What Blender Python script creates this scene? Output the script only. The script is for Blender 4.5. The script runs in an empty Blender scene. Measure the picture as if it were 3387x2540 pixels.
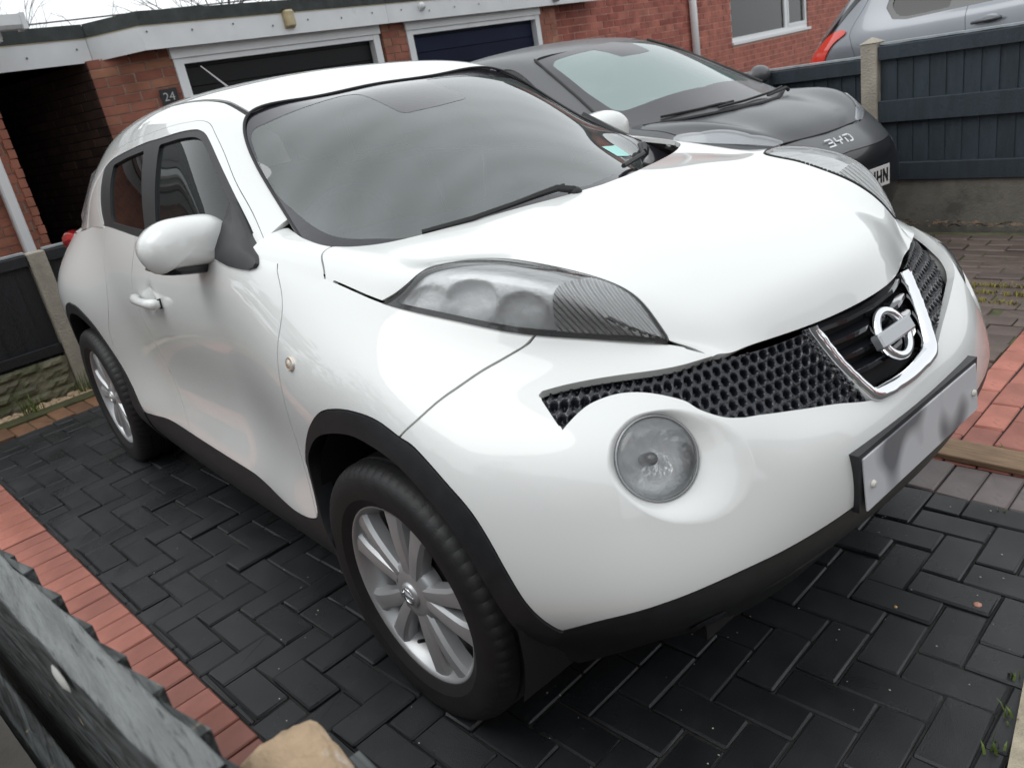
import bpy, bmesh, math, random
import numpy as np
from mathutils import Matrix, Vector, noise as mnoise

random.seed(7)
rng = np.random.default_rng(7)
SC = bpy.context.scene
COL = SC.collection

# ------------------------------------------------------------------ camera, sky, sun, exposure
# Frame: x along the white car towards its nose, y to its left, z up from the paving; origin under its front axle.
cam_d = bpy.data.cameras.new('camera'); CAM = bpy.data.objects.new('camera', cam_d); COL.objects.link(CAM); SC.camera = CAM
cam_d.sensor_width = 36.0; cam_d.lens = 27.80; cam_d.clip_start = .05; cam_d.clip_end = 600
CR = [[.64970800, .74012457, -.17347952], [.17005584, -.36393070, -.91577042], [-.74091871, .56548216, -.36231119]]
CP = (1.44450100, -1.53872215, 1.40622947)
CAM.matrix_world = Matrix([[CR[0][0], -CR[1][0], -CR[2][0], CP[0]], [CR[0][1], -CR[1][1], -CR[2][1], CP[1]],
                                  [CR[0][2], -CR[1][2], -CR[2][2], CP[2]], [0, 0, 0, 1]])
cam_d.dof.use_dof = True; cam_d.dof.focus_distance = 2.1; cam_d.dof.aperture_fstop = 6.5

wld = bpy.data.worlds.new('World'); SC.world = wld; wld.use_nodes = True
nt = wld.node_tree; bg = nt.nodes['Background']
sky = nt.nodes.new('ShaderNodeTexSky'); sky.sky_type = 'NISHITA'; sky.sun_disc = False
SUN_EL, SUN_AZ = math.radians(58), math.radians(200)
sky.sun_elevation = SUN_EL; sky.sun_rotation = SUN_AZ
hsv = nt.nodes.new('ShaderNodeHueSaturation'); hsv.inputs['Saturation'].default_value = .10
mx = nt.nodes.new('ShaderNodeMix'); mx.data_type = 'RGBA'; mx.inputs['Factor'].default_value = .80
mx.inputs[7].default_value = (9.2, 9.6, 9.85, 1)        # even cloud sheet
nt.links.new(sky.outputs[0], hsv.inputs['Color']); nt.links.new(hsv.outputs[0], mx.inputs[6])
nt.links.new(mx.outputs[2], bg.inputs['Color']); bg.inputs['Strength'].default_value = .125
sun_d = bpy.data.lights.new('sun', 'SUN'); SUN = bpy.data.objects.new('sun', sun_d); COL.objects.link(SUN)
sun_d.energy = .8; sun_d.angle = math.radians(40); sun_d.color = (1, .99, .975)
SUN.rotation_euler = (math.radians(90) - SUN_EL, 0, math.radians(180) - SUN_AZ)
SC.view_settings.view_transform = 'Standard'; SC.view_settings.look = 'None'
SC.view_settings.exposure = 0.12; SC.view_settings.gamma = 1; SC.view_settings.use_curve_mapping = False
SC.render.engine = 'CYCLES'; SC.cycles.use_denoising = True
SC.cycles.max_bounces = 8; SC.cycles.transparent_max_bounces = 16; SC.cycles.glossy_bounces = 4; SC.cycles.diffuse_bounces = 4
SC.cycles.caustics_reflective = False; SC.cycles.caustics_refractive = False; SC.cycles.sample_clamp_indirect = 6

# ------------------------------------------------------------------ materials
MATS = {}
def nodes(m): return m.node_tree.nodes, m.node_tree.links
def pm(name, col, rough=.5, metal=0., coat=0., var=0., vscale=8., bump=0., bscale=60., spec=.5, dark=None, dscale=3., dmix=0., ctilt=.03, stretch=None):
    """Principled material: colour with noise variation, optional patchy second colour, fine bump."""
    if name in MATS: return MATS[name]
    m = bpy.data.materials.new(name); m.use_nodes = True; N, L = nodes(m); b = N['Principled BSDF']
    b.inputs['Roughness'].default_value = rough; b.inputs['Metallic'].default_value = metal
    b.inputs['Coat Weight'].default_value = coat; b.inputs['Coat Roughness'].default_value = ctilt
    b.inputs['Specular IOR Level'].default_value = spec
    b.inputs['Base Color'].default_value = (*col, 1)
    tc = N.new('ShaderNodeTexCoord'); vec = tc.outputs['Object']
    if stretch:
        mp = N.new('ShaderNodeMapping'); mp.inputs['Scale'].default_value = stretch; L.new(vec, mp.inputs[0]); vec = mp.outputs[0]
    cur = None
    if var > 0:
        n = N.new('ShaderNodeTexNoise'); n.inputs['Scale'].default_value = vscale; n.inputs['Detail'].default_value = 6; L.new(vec, n.inputs['Vector'])
        r = N.new('ShaderNodeMapRange'); r.inputs[3].default_value = 1 - var; r.inputs[4].default_value = 1 + var; L.new(n.outputs['Fac'], r.inputs[0])
        r.inputs[1].default_value = .25; r.inputs[2].default_value = .75
        oi = N.new('ShaderNodeObjectInfo'); r2 = N.new('ShaderNodeMapRange'); r2.inputs[3].default_value = 1 - var * .6; r2.inputs[4].default_value = 1 + var * .6
        L.new(oi.outputs['Random'], r2.inputs[0]); mu = N.new('ShaderNodeMath'); mu.operation = 'MULTIPLY'; L.new(r.outputs[0], mu.inputs[0]); L.new(r2.outputs[0], mu.inputs[1])
        vm = N.new('ShaderNodeVectorMath'); vm.operation = 'SCALE'; vm.inputs[0].default_value = col; L.new(mu.outputs[0], vm.inputs['Scale']); cur = vm.outputs[0]
        L.new(cur, b.inputs['Base Color'])
    if dark is not None:
        n = N.new('ShaderNodeTexNoise'); n.inputs['Scale'].default_value = dscale; n.inputs['Detail'].default_value = 8; n.inputs['Roughness'].default_value = .65; L.new(vec, n.inputs['Vector'])
        r = N.new('ShaderNodeMapRange'); r.inputs[1].default_value = .62 - dmix * .3; r.inputs[2].default_value = .72 - dmix * .2; L.new(n.outputs['Fac'], r.inputs[0])
        x = N.new('ShaderNodeMix'); x.data_type = 'RGBA'; L.new(r.outputs[0], x.inputs['Factor'])
        if cur is not None: L.new(cur, x.inputs[6])
        else: x.inputs[6].default_value = (*col, 1)
        x.inputs[7].default_value = (*dark, 1); L.new(x.outputs[2], b.inputs['Base Color'])
    if bump > 0:
        n = N.new('ShaderNodeTexNoise'); n.inputs['Scale'].default_value = bscale; n.inputs['Detail'].default_value = 5; L.new(vec, n.inputs['Vector'])
        bp = N.new('ShaderNodeBump'); bp.inputs['Strength'].default_value = bump; bp.inputs['Distance'].default_value = .01; L.new(n.outputs['Fac'], bp.inputs['Height']); L.new(bp.outputs[0], b.inputs['Normal'])
    MATS[name] = m; return m
def thin_glass(name, tint, refl_rough=.01, haze=0., haze_col=(.5, .5, .5), spec=1.5):
    """A sheet of glass: transparent with Fresnel reflection, optional film of dirt/mist."""
    m = bpy.data.materials.new(name); m.use_nodes = True; N, L = nodes(m); N.remove(N['Principled BSDF'])
    out = N['Material Output']; tr = N.new('ShaderNodeBsdfTransparent'); tr.inputs[0].default_value = (*tint, 1)
    gl = N.new('ShaderNodeBsdfGlossy'); gl.inputs['Roughness'].default_value = refl_rough; gl.inputs[0].default_value = (1, 1, 1, 1)
    fr = N.new('ShaderNodeFresnel'); fr.inputs[0].default_value = spec
    s = N.new('ShaderNodeMixShader'); L.new(fr.outputs[0], s.inputs[0])
    body = tr.outputs[0]; facs = None
    if haze > 0:
        df = N.new('ShaderNodeBsdfDiffuse'); df.inputs[0].default_value = (*haze_col, 1); h = N.new('ShaderNodeMixShader'); h.inputs[0].default_value = haze
        L.new(tr.outputs[0], h.inputs[1]); L.new(df.outputs[0], h.inputs[2]); body = h.outputs[0]; facs = h.inputs[0]
    L.new(body, s.inputs[1]); L.new(gl.outputs[0], s.inputs[2]); L.new(s.outputs[0], out.inputs[0])
    MATS[name] = m; return m, facs

# ------------------------------------------------------------------ objects
def link(o, parent=None):
    COL.objects.link(o)
    if parent is not None: o.parent = parent
    return o
def tag(o, label=None, cat=None, group=None, kind=None):
    if label: o['label'] = label
    if cat: o['category'] = cat
    if group: o['group'] = group
    if kind: o['kind'] = kind
    return o
def empty(name, loc=(0, 0, 0), label=None, cat=None, group=None, rot=None):
    o = bpy.data.objects.new(name, None); o.empty_display_size = .2; o.location = loc
    if rot is not None: o.rotation_euler = rot
    COL.objects.link(o); return tag(o, label, cat, group)
def obj(name, V, F, mat, parent=None, N=None, smooth=True):
    me = bpy.data.meshes.new(name)
    me.from_pydata([tuple(map(float, v)) for v in V], [], [tuple(map(int, f)) for f in F])
    if mat is not None: me.materials.append(mat)
    if smooth: me.shade_smooth()
    if N is not None: me.normals_split_custom_set_from_vertices([tuple(map(float, n)) for n in N])
    o = bpy.data.objects.new(name, me); return link(o, parent)
def child_at(o, parent, loc):
    o.parent = parent; o.location = loc; return o
def dup(o, parent=None, deep=True):
    c = o.copy(); COL.objects.link(c); c.parent = parent
    if deep:
        for ch in list(o.children): dup(ch, c)
    return c
class MB:
    """Collects simple solids into one mesh."""
    def __init__(s): s.V = []; s.F = []; s.sm = []
    def add(s, V, F):
        k = len(s.V); s.V += [tuple(v) for v in V]; s.F += [tuple(i + k for i in f) for f in F]; return s
    def box(s, a, b, M=None, bev=0.):
        (x0, y0, z0), (x1, y1, z1) = a, b
        if bev > 0:      # chamfered top edges and uprights
            c = bev; pts = []
            for z, i in ((z0, 0), (z1 - c, 0), (z1, c)):
                for x, y in ((x0 + i, y0 + i + (c if not i else 0)), (x0 + i + (c if not i else 0), y0 + i), (x1 - i - (c if not i else 0), y0 + i), (x1 - i, y0 + i + (c if not i else 0)),
                             (x1 - i, y1 - i - (c if not i else 0)), (x1 - i - (c if not i else 0), y1 - i), (x0 + i + (c if not i else 0), y1 - i), (x0 + i, y1 - i - (c if not i else 0))):
                    pts.append((x, y, z))
            F = [tuple(range(16, 24)), tuple(range(7, -1, -1))]
            for r in (0, 8):
                for k in range(8): F.append((r + k, r + (k + 1) % 8, r + 8 + (k + 1) % 8, r + 8 + k))
        else:
            pts = [(x0, y0, z0), (x1, y0, z0), (x1, y1, z0), (x0, y1, z0), (x0, y0, z1), (x1, y0, z1), (x1, y1, z1), (x0, y1, z1)]
            F = [(3, 2, 1, 0), (4, 5, 6, 7), (0, 1, 5, 4), (1, 2, 6, 5), (2, 3, 7, 6), (3, 0, 4, 7)]
        if M is not None: pts = [tuple(M @ Vector(p)) for p in pts]
        return s.add(pts, F)
    def tube(s, P, r, n=8, cap=True):
        P = [Vector(p) for p in P]; R = r if isinstance(r, (list, tuple)) else [r] * len(P); rings = []
        up = Vector((0, 0, 1))
        for i, p in enumerate(P):
            t = (P[min(i + 1, len(P) - 1)] - P[max(i - 1, 0)]).normalized()
            a = t.cross(up if abs(t.z) < .95 else Vector((1, 0, 0))).normalized(); b = t.cross(a)
            rings.append([p + (a * math.cos(2 * math.pi * k / n) + b * math.sin(2 * math.pi * k / n)) * R[i] for k in range(n)])
        V = [v for r_ in rings for v in r_]; F = []
        for i in range(len(P) - 1):
            for k in range(n): F.append((i * n + k, i * n + (k + 1) % n, (i + 1) * n + (k + 1) % n, (i + 1) * n + k))
        if cap: F += [tuple(range(n - 1, -1, -1)), tuple(range((len(P) - 1) * n, len(P) * n))]
        return s.add(V, F)
    def prism(s, poly, d, M=None, bev=0.):
        """poly in local xy extruded along +z by d"""
        n = len(poly); V = [(x, y, 0) for x, y in poly] + [(x, y, d) for x, y in poly]
        F = [tuple(range(n - 1, -1, -1)), tuple(range(n, 2 * n))] + [(k, (k + 1) % n, n + (k + 1) % n, n + k) for k in range(n)]
        if M is not None: V = [tuple(M @ Vector(p)) for p in V]
        return s.add(V, F)
    def lathe(s, prof, n=32, M=None, closed=False):
        """prof: (radius, height); axis z"""
        V = []; F = []; m = len(prof)
        for k in range(n):
            a = 2 * math.pi * k / n
            for r, h in prof: V.append((r * math.cos(a), r * math.sin(a), h))
        for k in range(n):
            q = (k + 1) % n
            for j in range(m if closed else m - 1):
                j2 = (j + 1) % m; F.append((k * m + j, q * m + j, q * m + j2, k * m + j2))
        if M is not None: V = [tuple(M @ Vector(p)) for p in V]
        return s.add(V, F)
    def build(s, name, mat, parent=None, smooth=False, angle=None):
        o = obj(name, s.V, s.F, mat, parent, smooth=smooth)
        if angle is not None:
            o.data.shade_smooth(); bm = bmesh.new(); bm.from_mesh(o.data)
            bmesh.ops.recalc_face_normals(bm, faces=bm.faces)
            for e in bm.edges: e.smooth = not (len(e.link_faces) == 2 and e.calc_face_angle(0) > math.radians(angle))
            bm.to_mesh(o.data); bm.free()
        return o
def frame(o, ex, ez):
    """4x4 with origin o, local x ~ ex, local z = ez"""
    ez = Vector(ez).normalized(); ex = Vector(ex); ex = (ex - ez * ex.dot(ez)).normalized(); ey = ez.cross(ex)
    return Matrix([[ex.x, ey.x, ez.x, o[0]], [ex.y, ey.y, ez.y, o[1]], [ex.z, ey.z, ez.z, o[2]], [0, 0, 0, 1]])

# ------------------------------------------------------------------ smooth sheets, cut exactly along curves
def smooth01(t): t = np.clip(t, 0, 1); return t * t * (3 - 2 * t)
def spl_mat(t, e):
    t = np.asarray(t, float); n = len(t); h = np.diff(t); A = np.zeros((n, n)); B = np.zeros((n, n)); A[0, 0] = A[-1, -1] = 1
    for i in range(1, n - 1):
        A[i, i-1] = h[i-1]; A[i, i] = 2 * (h[i-1] + h[i]); A[i, i+1] = h[i]
        B[i, i-1] = 6 / h[i-1]; B[i, i] = -6 / h[i-1] - 6 / h[i]; B[i, i+1] = 6 / h[i]
    M = np.linalg.solve(A, B); e = np.asarray(e, float); k = np.clip(np.searchsorted(t, e) - 1, 0, n - 2)
    a = (t[k+1] - e) / h[k]; b = 1 - a; S = np.zeros((len(e), n)); r = np.arange(len(e)); S[r, k] += a; S[r, k+1] += b
    return S + ((a**3 - a) * h[k]**2 / 6)[:, None] * M[k] + ((b**3 - b) * h[k]**2 / 6)[:, None] * M[k+1]
def knots(C, ax):
    d = (np.linalg.norm(np.diff(C, axis=ax), axis=2)**.75).mean(axis=1 - ax); return np.concatenate([[0], np.cumsum(d)])
def dens(t, n, lo=None, hi=None):
    lo = 0 if lo is None else lo; hi = len(t) - 1 if hi is None else hi; o = []
    for i in range(lo, hi): o += list(np.linspace(t[i], t[i+1], n, endpoint=False))
    return np.array(o + [t[hi]])
def patch(C, n0, n1, r0=(None, None), r1=(None, None)):
    C = np.asarray(C, float); t0, t1 = knots(C, 0), knots(C, 1)
    return np.einsum('ai,bj,ijk->abk', spl_mat(t0, dens(t0, n0, *r0)), spl_mat(t1, dens(t1, n1, *r1)), C)
def mirror_cols(C): C = np.array(C, float); m = C[:, -2::-1].copy(); m[..., 1] *= -1; return np.concatenate([C, m], 1)
class Sheet:
    def __init__(s, V, T, N=None):
        s.V, s.T = np.asarray(V, float), np.asarray(T, int)
        if N is None:
            n = np.cross(s.V[s.T[:, 1]] - s.V[s.T[:, 0]], s.V[s.T[:, 2]] - s.V[s.T[:, 0]]); N = np.zeros_like(s.V)
            for k in range(3): np.add.at(N, s.T[:, k], n)
            N /= np.maximum(np.linalg.norm(N, axis=1, keepdims=True), 1e-12)
        s.N = N
    @staticmethod
    def grid(P, out):
        a, b = P.shape[:2]; i = np.arange(a * b).reshape(a, b); p, q, r, t = i[:-1, :-1].ravel(), i[1:, :-1].ravel(), i[1:, 1:].ravel(), i[:-1, 1:].ravel()
        S = Sheet(P.reshape(-1, 3), np.concatenate([np.stack([p, q, r], 1), np.stack([p, r, t], 1)]))
        if (S.N * np.array(out)).sum() < 0: S.T = S.T[:, ::-1]; S.N = -S.N
        return S
    def copy(s): return Sheet(s.V.copy(), s.T.copy(), s.N.copy())
    def clip(s, f):
        """keep the region where f(V) <= 0, cutting triangles exactly at the zero line"""
        d = f(s.V) if callable(f) else f
        ins = d <= 0; cnt = ins[s.T].sum(1); T = [s.T[cnt == 3]]; cross = s.T[(cnt == 1) | (cnt == 2)]
        newV, newN, cache = [], [], {}; base = len(s.V); out = []
        def mid(i, j):
            k = (i, j) if i < j else (j, i)
            if k not in cache:
                i, j = k; t = d[i] / (d[i] - d[j]); cache[k] = base + len(newV)
                newV.append(s.V[i] + t * (s.V[j] - s.V[i])); n = s.N[i] + t * (s.N[j] - s.N[i]); newN.append(n / max(np.linalg.norm(n), 1e-9))
            return cache[k]
        for t in cross:
            t = list(t); a = [ins[i] for i in t]
            if sum(a) == 1:
                k = a.index(True); i, j, l = t[k], t[(k+1) % 3], t[(k+2) % 3]; out.append((i, mid(i, j), mid(i, l)))
            else:
                k = a.index(False); i, j, l = t[k], t[(k+1) % 3], t[(k+2) % 3]; p, q = mid(i, j), mid(i, l); out += [(p, j, l), (p, l, q)]
        V = np.concatenate([s.V, np.array(newV).reshape(-1, 3)]); N = np.concatenate([s.N, np.array(newN).reshape(-1, 3)])
        T = np.concatenate([T[0], np.array(out, int).reshape(-1, 3)]); use = np.unique(T); mp = np.full(len(V), -1); mp[use] = np.arange(len(use))
        return Sheet(V[use], mp[T] if len(T) else T, N[use])
    def offset(s, d):
        d = d(s.V) if callable(d) else d
        return Sheet(s.V + s.N * (np.asarray(d)[..., None] if np.ndim(d) else d), s.T, s.N)
    def refit(s): return Sheet(s.V, s.T)
    def mirror(s):
        V = s.V.copy(); V[:, 1] *= -1; N = s.N.copy(); N[:, 1] *= -1; return Sheet(V, s.T[:, ::-1], N)
    def join(s, o): return Sheet(np.concatenate([s.V, o.V]), np.concatenate([s.T, o.T + len(s.V)]), np.concatenate([s.N, o.N]))
    def border(s):
        e = np.concatenate([s.T[:, [0, 1]], s.T[:, [1, 2]], s.T[:, [2, 0]]]); key = np.sort(e, 1); _, inv, c = np.unique(key, axis=0, return_inverse=True, return_counts=True)
        return e[c[inv.ravel()] == 1]
    def flange(s, depth, keep=None, inset=0.):
        """turn the free edges inwards, as pressed steel and glass edges do"""
        e = s.border()
        if keep is not None: e = e[[bool(keep(s.V[a], s.V[b])) for a, b in e]]
        if not len(e): return s
        A, B = s.V[e[:, 0]], s.V[e[:, 1]]; nA, nB = s.N[e[:, 0]], s.N[e[:, 1]]
        t = B - A; side = np.cross(t, nA); side /= np.maximum(np.linalg.norm(side, axis=1, keepdims=True), 1e-9)
        A2, B2 = A - nA * depth - side * inset, B - nB * depth - side * inset; k = len(s.V); n = len(e)
        V = np.concatenate([s.V, A, B, A2, B2]); N = np.concatenate([s.N, side, side, side, side]); i = np.arange(n) + k
        T = np.concatenate([s.T, np.stack([i + n, i, i + 2 * n], 1), np.stack([i + n, i + 2 * n, i + 3 * n], 1)])
        return Sheet(V, T, N)
    def build(s, name, mat, parent=None): return obj(name, s.V, s.T, mat, parent, N=s.N)
def crv(P, n=6):
    """Catmull-Rom through the points"""
    P = np.asarray(P, float); o = []
    for i in range(len(P) - 1):
        a, b, c, d = P[max(i-1, 0)], P[i], P[i+1], P[min(i+2, len(P)-1)]
        for k in range(n):
            t = k / n; o.append(.5 * (2*b + (c-a)*t + (2*a-5*b+4*c-d)*t*t + (3*b-a-3*c+d)*t**3))
    return o + [P[-1]]
def poly(*parts):
    o = []
    for p in parts: o += [tuple(q) for q in p]
    return np.array(o, float)
def sdp(Q, P):
    """signed distance of points Q (n,2) to closed polygon P, negative inside"""
    A = P; B = np.roll(P, -1, 0); D = np.full(len(Q), 1e9); ins = np.zeros(len(Q), bool)
    for a, b in zip(A, B):
        ab = b - a; l = ab @ ab
        if l < 1e-14: continue
        t = np.clip(((Q - a) @ ab) / l, 0, 1); D = np.minimum(D, np.hypot(*(Q - a - t[:, None] * ab).T))
        c = (a[1] > Q[:, 1]) != (b[1] > Q[:, 1])
        if c.any() and a[1] != b[1]: ins ^= c & (Q[:, 0] < (b[0] - a[0]) * (Q[:, 1] - a[1]) / (b[1] - a[1]) + a[0])
    return np.where(ins, -D, D)
# ------------------------------------------------------------------ GROUND AND PAVING
CRM = np.array(CR); CPV = np.array(CP)
def seen(P, m=40):
    """pixel size check: is the point inside the photograph's view, and how far off"""
    q = CRM @ (np.asarray(P, float) - CPV)
    if q[2] < .1: return None
    u, v = 1693.5 + 2615.4 * q[0] / q[2], 1270 + 2615.4 * q[1] / q[2]
    return q[2] if -m < u < 3387 + m and -m < v < 2540 + m else None
TH = math.radians(3.7); E1 = Vector((math.cos(TH), math.sin(TH), 0)); E2 = Vector((-math.sin(TH), math.cos(TH), 0))
DRV = Matrix.Rotation(TH, 4, 'Z')                                   # paving frame: a along the drive, b across it to the left
M_EARTH = pm('earth', (.05, .045, .038), rough=.9, var=.3, vscale=6, bump=.4, bscale=40)
M_JOINT = pm('joint_sand', (.020, .019, .018), rough=.85, var=.4, vscale=30, bump=.5, bscale=150)
M_JOINT2 = pm('mossy_joint', (.07, .075, .035), rough=.95, var=.5, vscale=14, bump=.5, bscale=120)
def paver_mat(name, col, dark, rough):
    m = pm(name, col, rough=rough, var=.32, vscale=7, bump=.22, bscale=420, dark=dark, dscale=9, dmix=.1)
    N, L = nodes(m); b = N['Principled BSDF']; t = N.new('ShaderNodeTexCoord'); n = N.new('ShaderNodeTexNoise'); n.inputs['Scale'].default_value = 2.6; n.inputs['Detail'].default_value = 5
    g = N.new('ShaderNodeNewGeometry'); L.new(g.outputs['Position'], n.inputs['Vector']); r = N.new('ShaderNodeMapRange'); r.inputs[1].default_value = .35; r.inputs[2].default_value = .65; r.inputs[3].default_value = rough - .16; r.inputs[4].default_value = rough + .16
    L.new(n.outputs['Fac'], r.inputs[0]); L.new(r.outputs[0], b.inputs['Roughness']); return m
M_BLACKP = paver_mat('wet_black_paver', (.020, .0215, .0235), (.030, .031, .032), .36)
M_REDP = paver_mat('red_paver', (.40, .150, .112), (.27, .12, .095), .46)
M_PURP = paver_mat('purple_grey_paver', (.19, .155, .15), (.14, .12, .118), .46)
M_BROWNP = paver_mat('brown_paver', (.115, .086, .074), (.075, .062, .054), .52)
M_EDGEB = paver_mat('mossy_edging_brick', (.17, .085, .045), (.10, .085, .035), .6)
def paver_me(l, w, h, mat, seed=0):
    r = random.Random(seed); b = MB(); j = lambda: r.uniform(-.0012, .0012)
    b.box((-l / 2 + .0022, -w / 2 + .0022, -h), (l / 2 - .0022, w / 2 - .0022, 0), None, .0045); o = bpy.data.meshes.new('paver'); o.from_pydata([(x + j(), y + j(), z + (j() if z > -.01 else 0)) for x, y, z in b.V], [], b.F); o.materials.append(mat); return o
_pm = {}
def lay(parent, cells, mat, name='paver', limit=300, jit=.0022):
    """cells: (a0, b0, a1, b1). The ones that show largest are single pavers, the rest one joined field."""
    items = []
    for c in cells:
        ca, cb = (c[0] + c[2]) / 2, (c[1] + c[3]) / 2; w = E1 * ca + E2 * cb; d = seen((w.x, w.y, 0)); hid = -3.2 < w.x < .35 and abs(w.y) < .66
        items.append((d if d and not hid else (60 + (w - Vector(CP)).length), c))
    items.sort(key=lambda t: t[0]); rest = []; r = random.Random(len(items))
    for i, (d, c) in enumerate(items):
        l, w = c[2] - c[0], c[3] - c[1]
        if l < .012 or w < .012: continue
        z, tx, ty = r.gauss(0, jit), r.gauss(0, .006), r.gauss(0, .006)
        if i < limit and d < 55:
            k = (round(l, 3), round(w, 3), mat.name, r.randrange(3))
            if k not in _pm: _pm[k] = paver_me(l, w, .06, mat, hash(k) & 1023)
            o = bpy.data.objects.new(name, _pm[k]); COL.objects.link(o); o.parent = parent
            o.location = ((c[0] + c[2]) / 2, (c[1] + c[3]) / 2, z); o.rotation_euler = (tx, ty, r.gauss(0, .004))
        else: rest.append((c, z))
    if rest:
        b = MB()
        for c, z in rest: b.box((c[0] + .0022, c[1] + .0022, -.05), (c[2] - .0022, c[3] - .0022, z), None, .004)
        o = b.build(name + '_field', mat, parent); o['kind'] = 'stuff'
def slab(name, a0, b0, a1, b1, z, mat):
    o = MB().box((a0, b0, z - .12), (a1, b1, z)).build(name, mat); o.matrix_world = DRV; return tag(o, kind='structure')
ground = MB().box((-60, -60, -.5), (60, 60, -.135)).build('ground', M_EARTH); tag(ground, kind='structure')
# black herringbone drive
A0, A1, B0, B1 = -3.705, 1.035, -1.188, .632
drive = slab('driveway', A0, B0 - .2, A1, B1, -.0085, M_JOINT)
cells = []
oa, ob, u = .487, -.066, .1
for X in range(-46, 12):
    for Y in range(-16, 12):
        t = (X - Y) % 4
        if t == 0: c = (X, Y, X + 2, Y + 1)
        elif t == 3: c = (X, Y, X + 1, Y + 2)
        else: continue
        c = (max(oa + c[0] * u, A0), max(ob + c[1] * u, B0), min(oa + c[2] * u, A1), min(ob + c[3] * u, B1))
        if c[2] - c[0] > .012 and c[3] - c[1] > .012: cells.append(c)
lay(drive, cells, M_BLACKP)
bord = slab('red_border', A0, B0 - .205, A1, B0 - .0005, -.0080, M_JOINT)
lay(bord, [(a, B0 - .2, a + .0985, B0) for a in np.arange(A0, A1 - .05, .0985)], M_REDP)
pur = slab('purple_course', A0, B1 + .0005, A1, B1 + .2, -.0075, M_JOINT)
lay(pur, [(a, B1, a + .1, B1 + .198) for a in np.arange(A0 - .01, A1 - .05, .1)], M_PURP)
red = slab('red_strip', .445, B1 + .2005, 1.3, 3.2, -.0070, M_JOINT)
cs_ = []
for k, a in enumerate(np.arange(.445, 1.28, .0985)):
    b = B1 + .2 - (k * .115 % .2)
    while b < 3.1: cs_.append((a, max(b, B1 + .2), min(a + .0985, 1.3), b + .2)); b += .2
lay(red, cs_, M_REDP, limit=160)
br = slab('neighbouring_driveway', -5.4, B1 + .2005, .4445, 3.72, -.0090, M_JOINT2)
cs_ = []
for k, b in enumerate(np.arange(B1 + .2, 3.6, .108)):
    a = .4445 - (k * .13 % .215)
    cs_.append((max(a, .30), b, .4445, b + .105))
    while a > -5.3: cs_.append((a - .212, b, a, b + .105)); a -= .215
lay(br, cs_, M_BROWNP, limit=300, jit=.004)
# far end: edging bricks, sleeper edge, pebbles
edg = slab('edging_course', -3.935, -1.6, -3.7055, .9, -.0095, M_JOINT2)
lay(edg, [(-3.93, b, -3.712, b + .105) for b in np.arange(-1.6, .85, .108)], M_EDGEB, name='edging_brick', jit=.005)
sl = MB().box((-.055, -1.6, -.1), (.055, 1.6, .012), None, .008).build('timber_edging', pm('mossy_timber', (.075, .075, .030), rough=.85, var=.4, vscale=12, bump=.5, bscale=60, stretch=(6, 1, 1)))
sl.matrix_world = DRV @ Matrix.Translation((-3.995, -.2, 0)); tag(sl, 'mossy green timber edging board along the pebble strip by the rock faced fence base', 'edging')
gs = slab('pebble_bed', -4.22, -1.6, -4.05, .9, -.02, M_EARTH)
pb = MB(); r = random.Random(3)
for k in range(420):
    a, b, s = r.uniform(-4.19, -4.06), r.uniform(-1.35, .3), r.uniform(.010, .022); R = Matrix.Translation((a, b, -.012 + s * .5)) @ Matrix.Rotation(r.uniform(0, 6), 4, 'Z') @ Matrix.Diagonal((s * 1.25, s, s * .7, 1))
    V = [(math.cos(q) * math.cos(p), math.sin(q) * math.cos(p), math.sin(p)) for p in (-.9, 0, .9) for q in np.linspace(0, 5.2, 6)] + [(0, 0, 1)]
    F = [(i * 6 + j, i * 6 + (j + 1) % 6, (i + 1) * 6 + (j + 1) % 6, (i + 1) * 6 + j) for i in range(2) for j in range(6)] + [(12 + j, 12 + (j + 1) % 6, 18) for j in range(6)]
    pb.add([tuple(R @ Vector(v)) for v in V], F)
pb = pb.build('pebbles', pm('pebble', (.55, .40, .26), rough=.6, var=.35, vscale=25), None, True); pb.matrix_world = DRV; tag(pb, kind='stuff')
kb = MB(); P0, P1 = Vector((1.075, -.33)), Vector((.925, .36)); dv = (P1 - P0).normalized(); nv = Vector((-dv.y, dv.x)) * -1
for k in range(2):
    p, q = P0 + dv * (k * .92 - .55), P0 + dv * (k * .92 + .365 - .002)
    kb.add([(p.x, p.y, -.12), (q.x, q.y, -.12), (q.x + nv.x * .15, q.y + nv.y * .15, -.12), (p.x + nv.x * .15, p.y + nv.y * .15, -.12), (p.x + .006, p.y, .012), (q.x + .006, q.y, .012), (q.x + nv.x * .15, q.y + nv.y * .15, .012), (p.x + nv.x * .15, p.y + nv.y * .15, .012)],
           [(3, 2, 1, 0), (4, 5, 6, 7), (0, 1, 5, 4), (1, 2, 6, 5), (2, 3, 7, 6), (3, 0, 4, 7)])
tag(kb.build('kerb', pm('kerb_concrete', (.40, .35, .26), rough=.8, var=.25, vscale=25, bump=.6, bscale=120)), kind='structure')
MBp = MB().box((1.06, -60, -.40), (60, 60, -.030)).build('pavement', pm('tarmac', (.06, .06, .06), rough=.7, var=.2, vscale=5, bump=.4, bscale=200)); tag(MBp, kind='structure')
# the plank over the joint
pk = MB().box((0, -.06, 0), (.62, .06, .018), None, .003).build('wooden_plank', pm('plank_wood', (.27, .175, .105), rough=.7, var=.3, vscale=9, bump=.4, bscale=50, stretch=(1, 8, 8)))
pk.matrix_world = DRV @ Matrix.Translation((.512, .90, .004)) @ Matrix.Rotation(math.radians(-1.5), 4, 'Z'); tag(pk, 'weathered brown wooden plank lying flat on the paving between purple and red pavers', 'plank')
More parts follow.
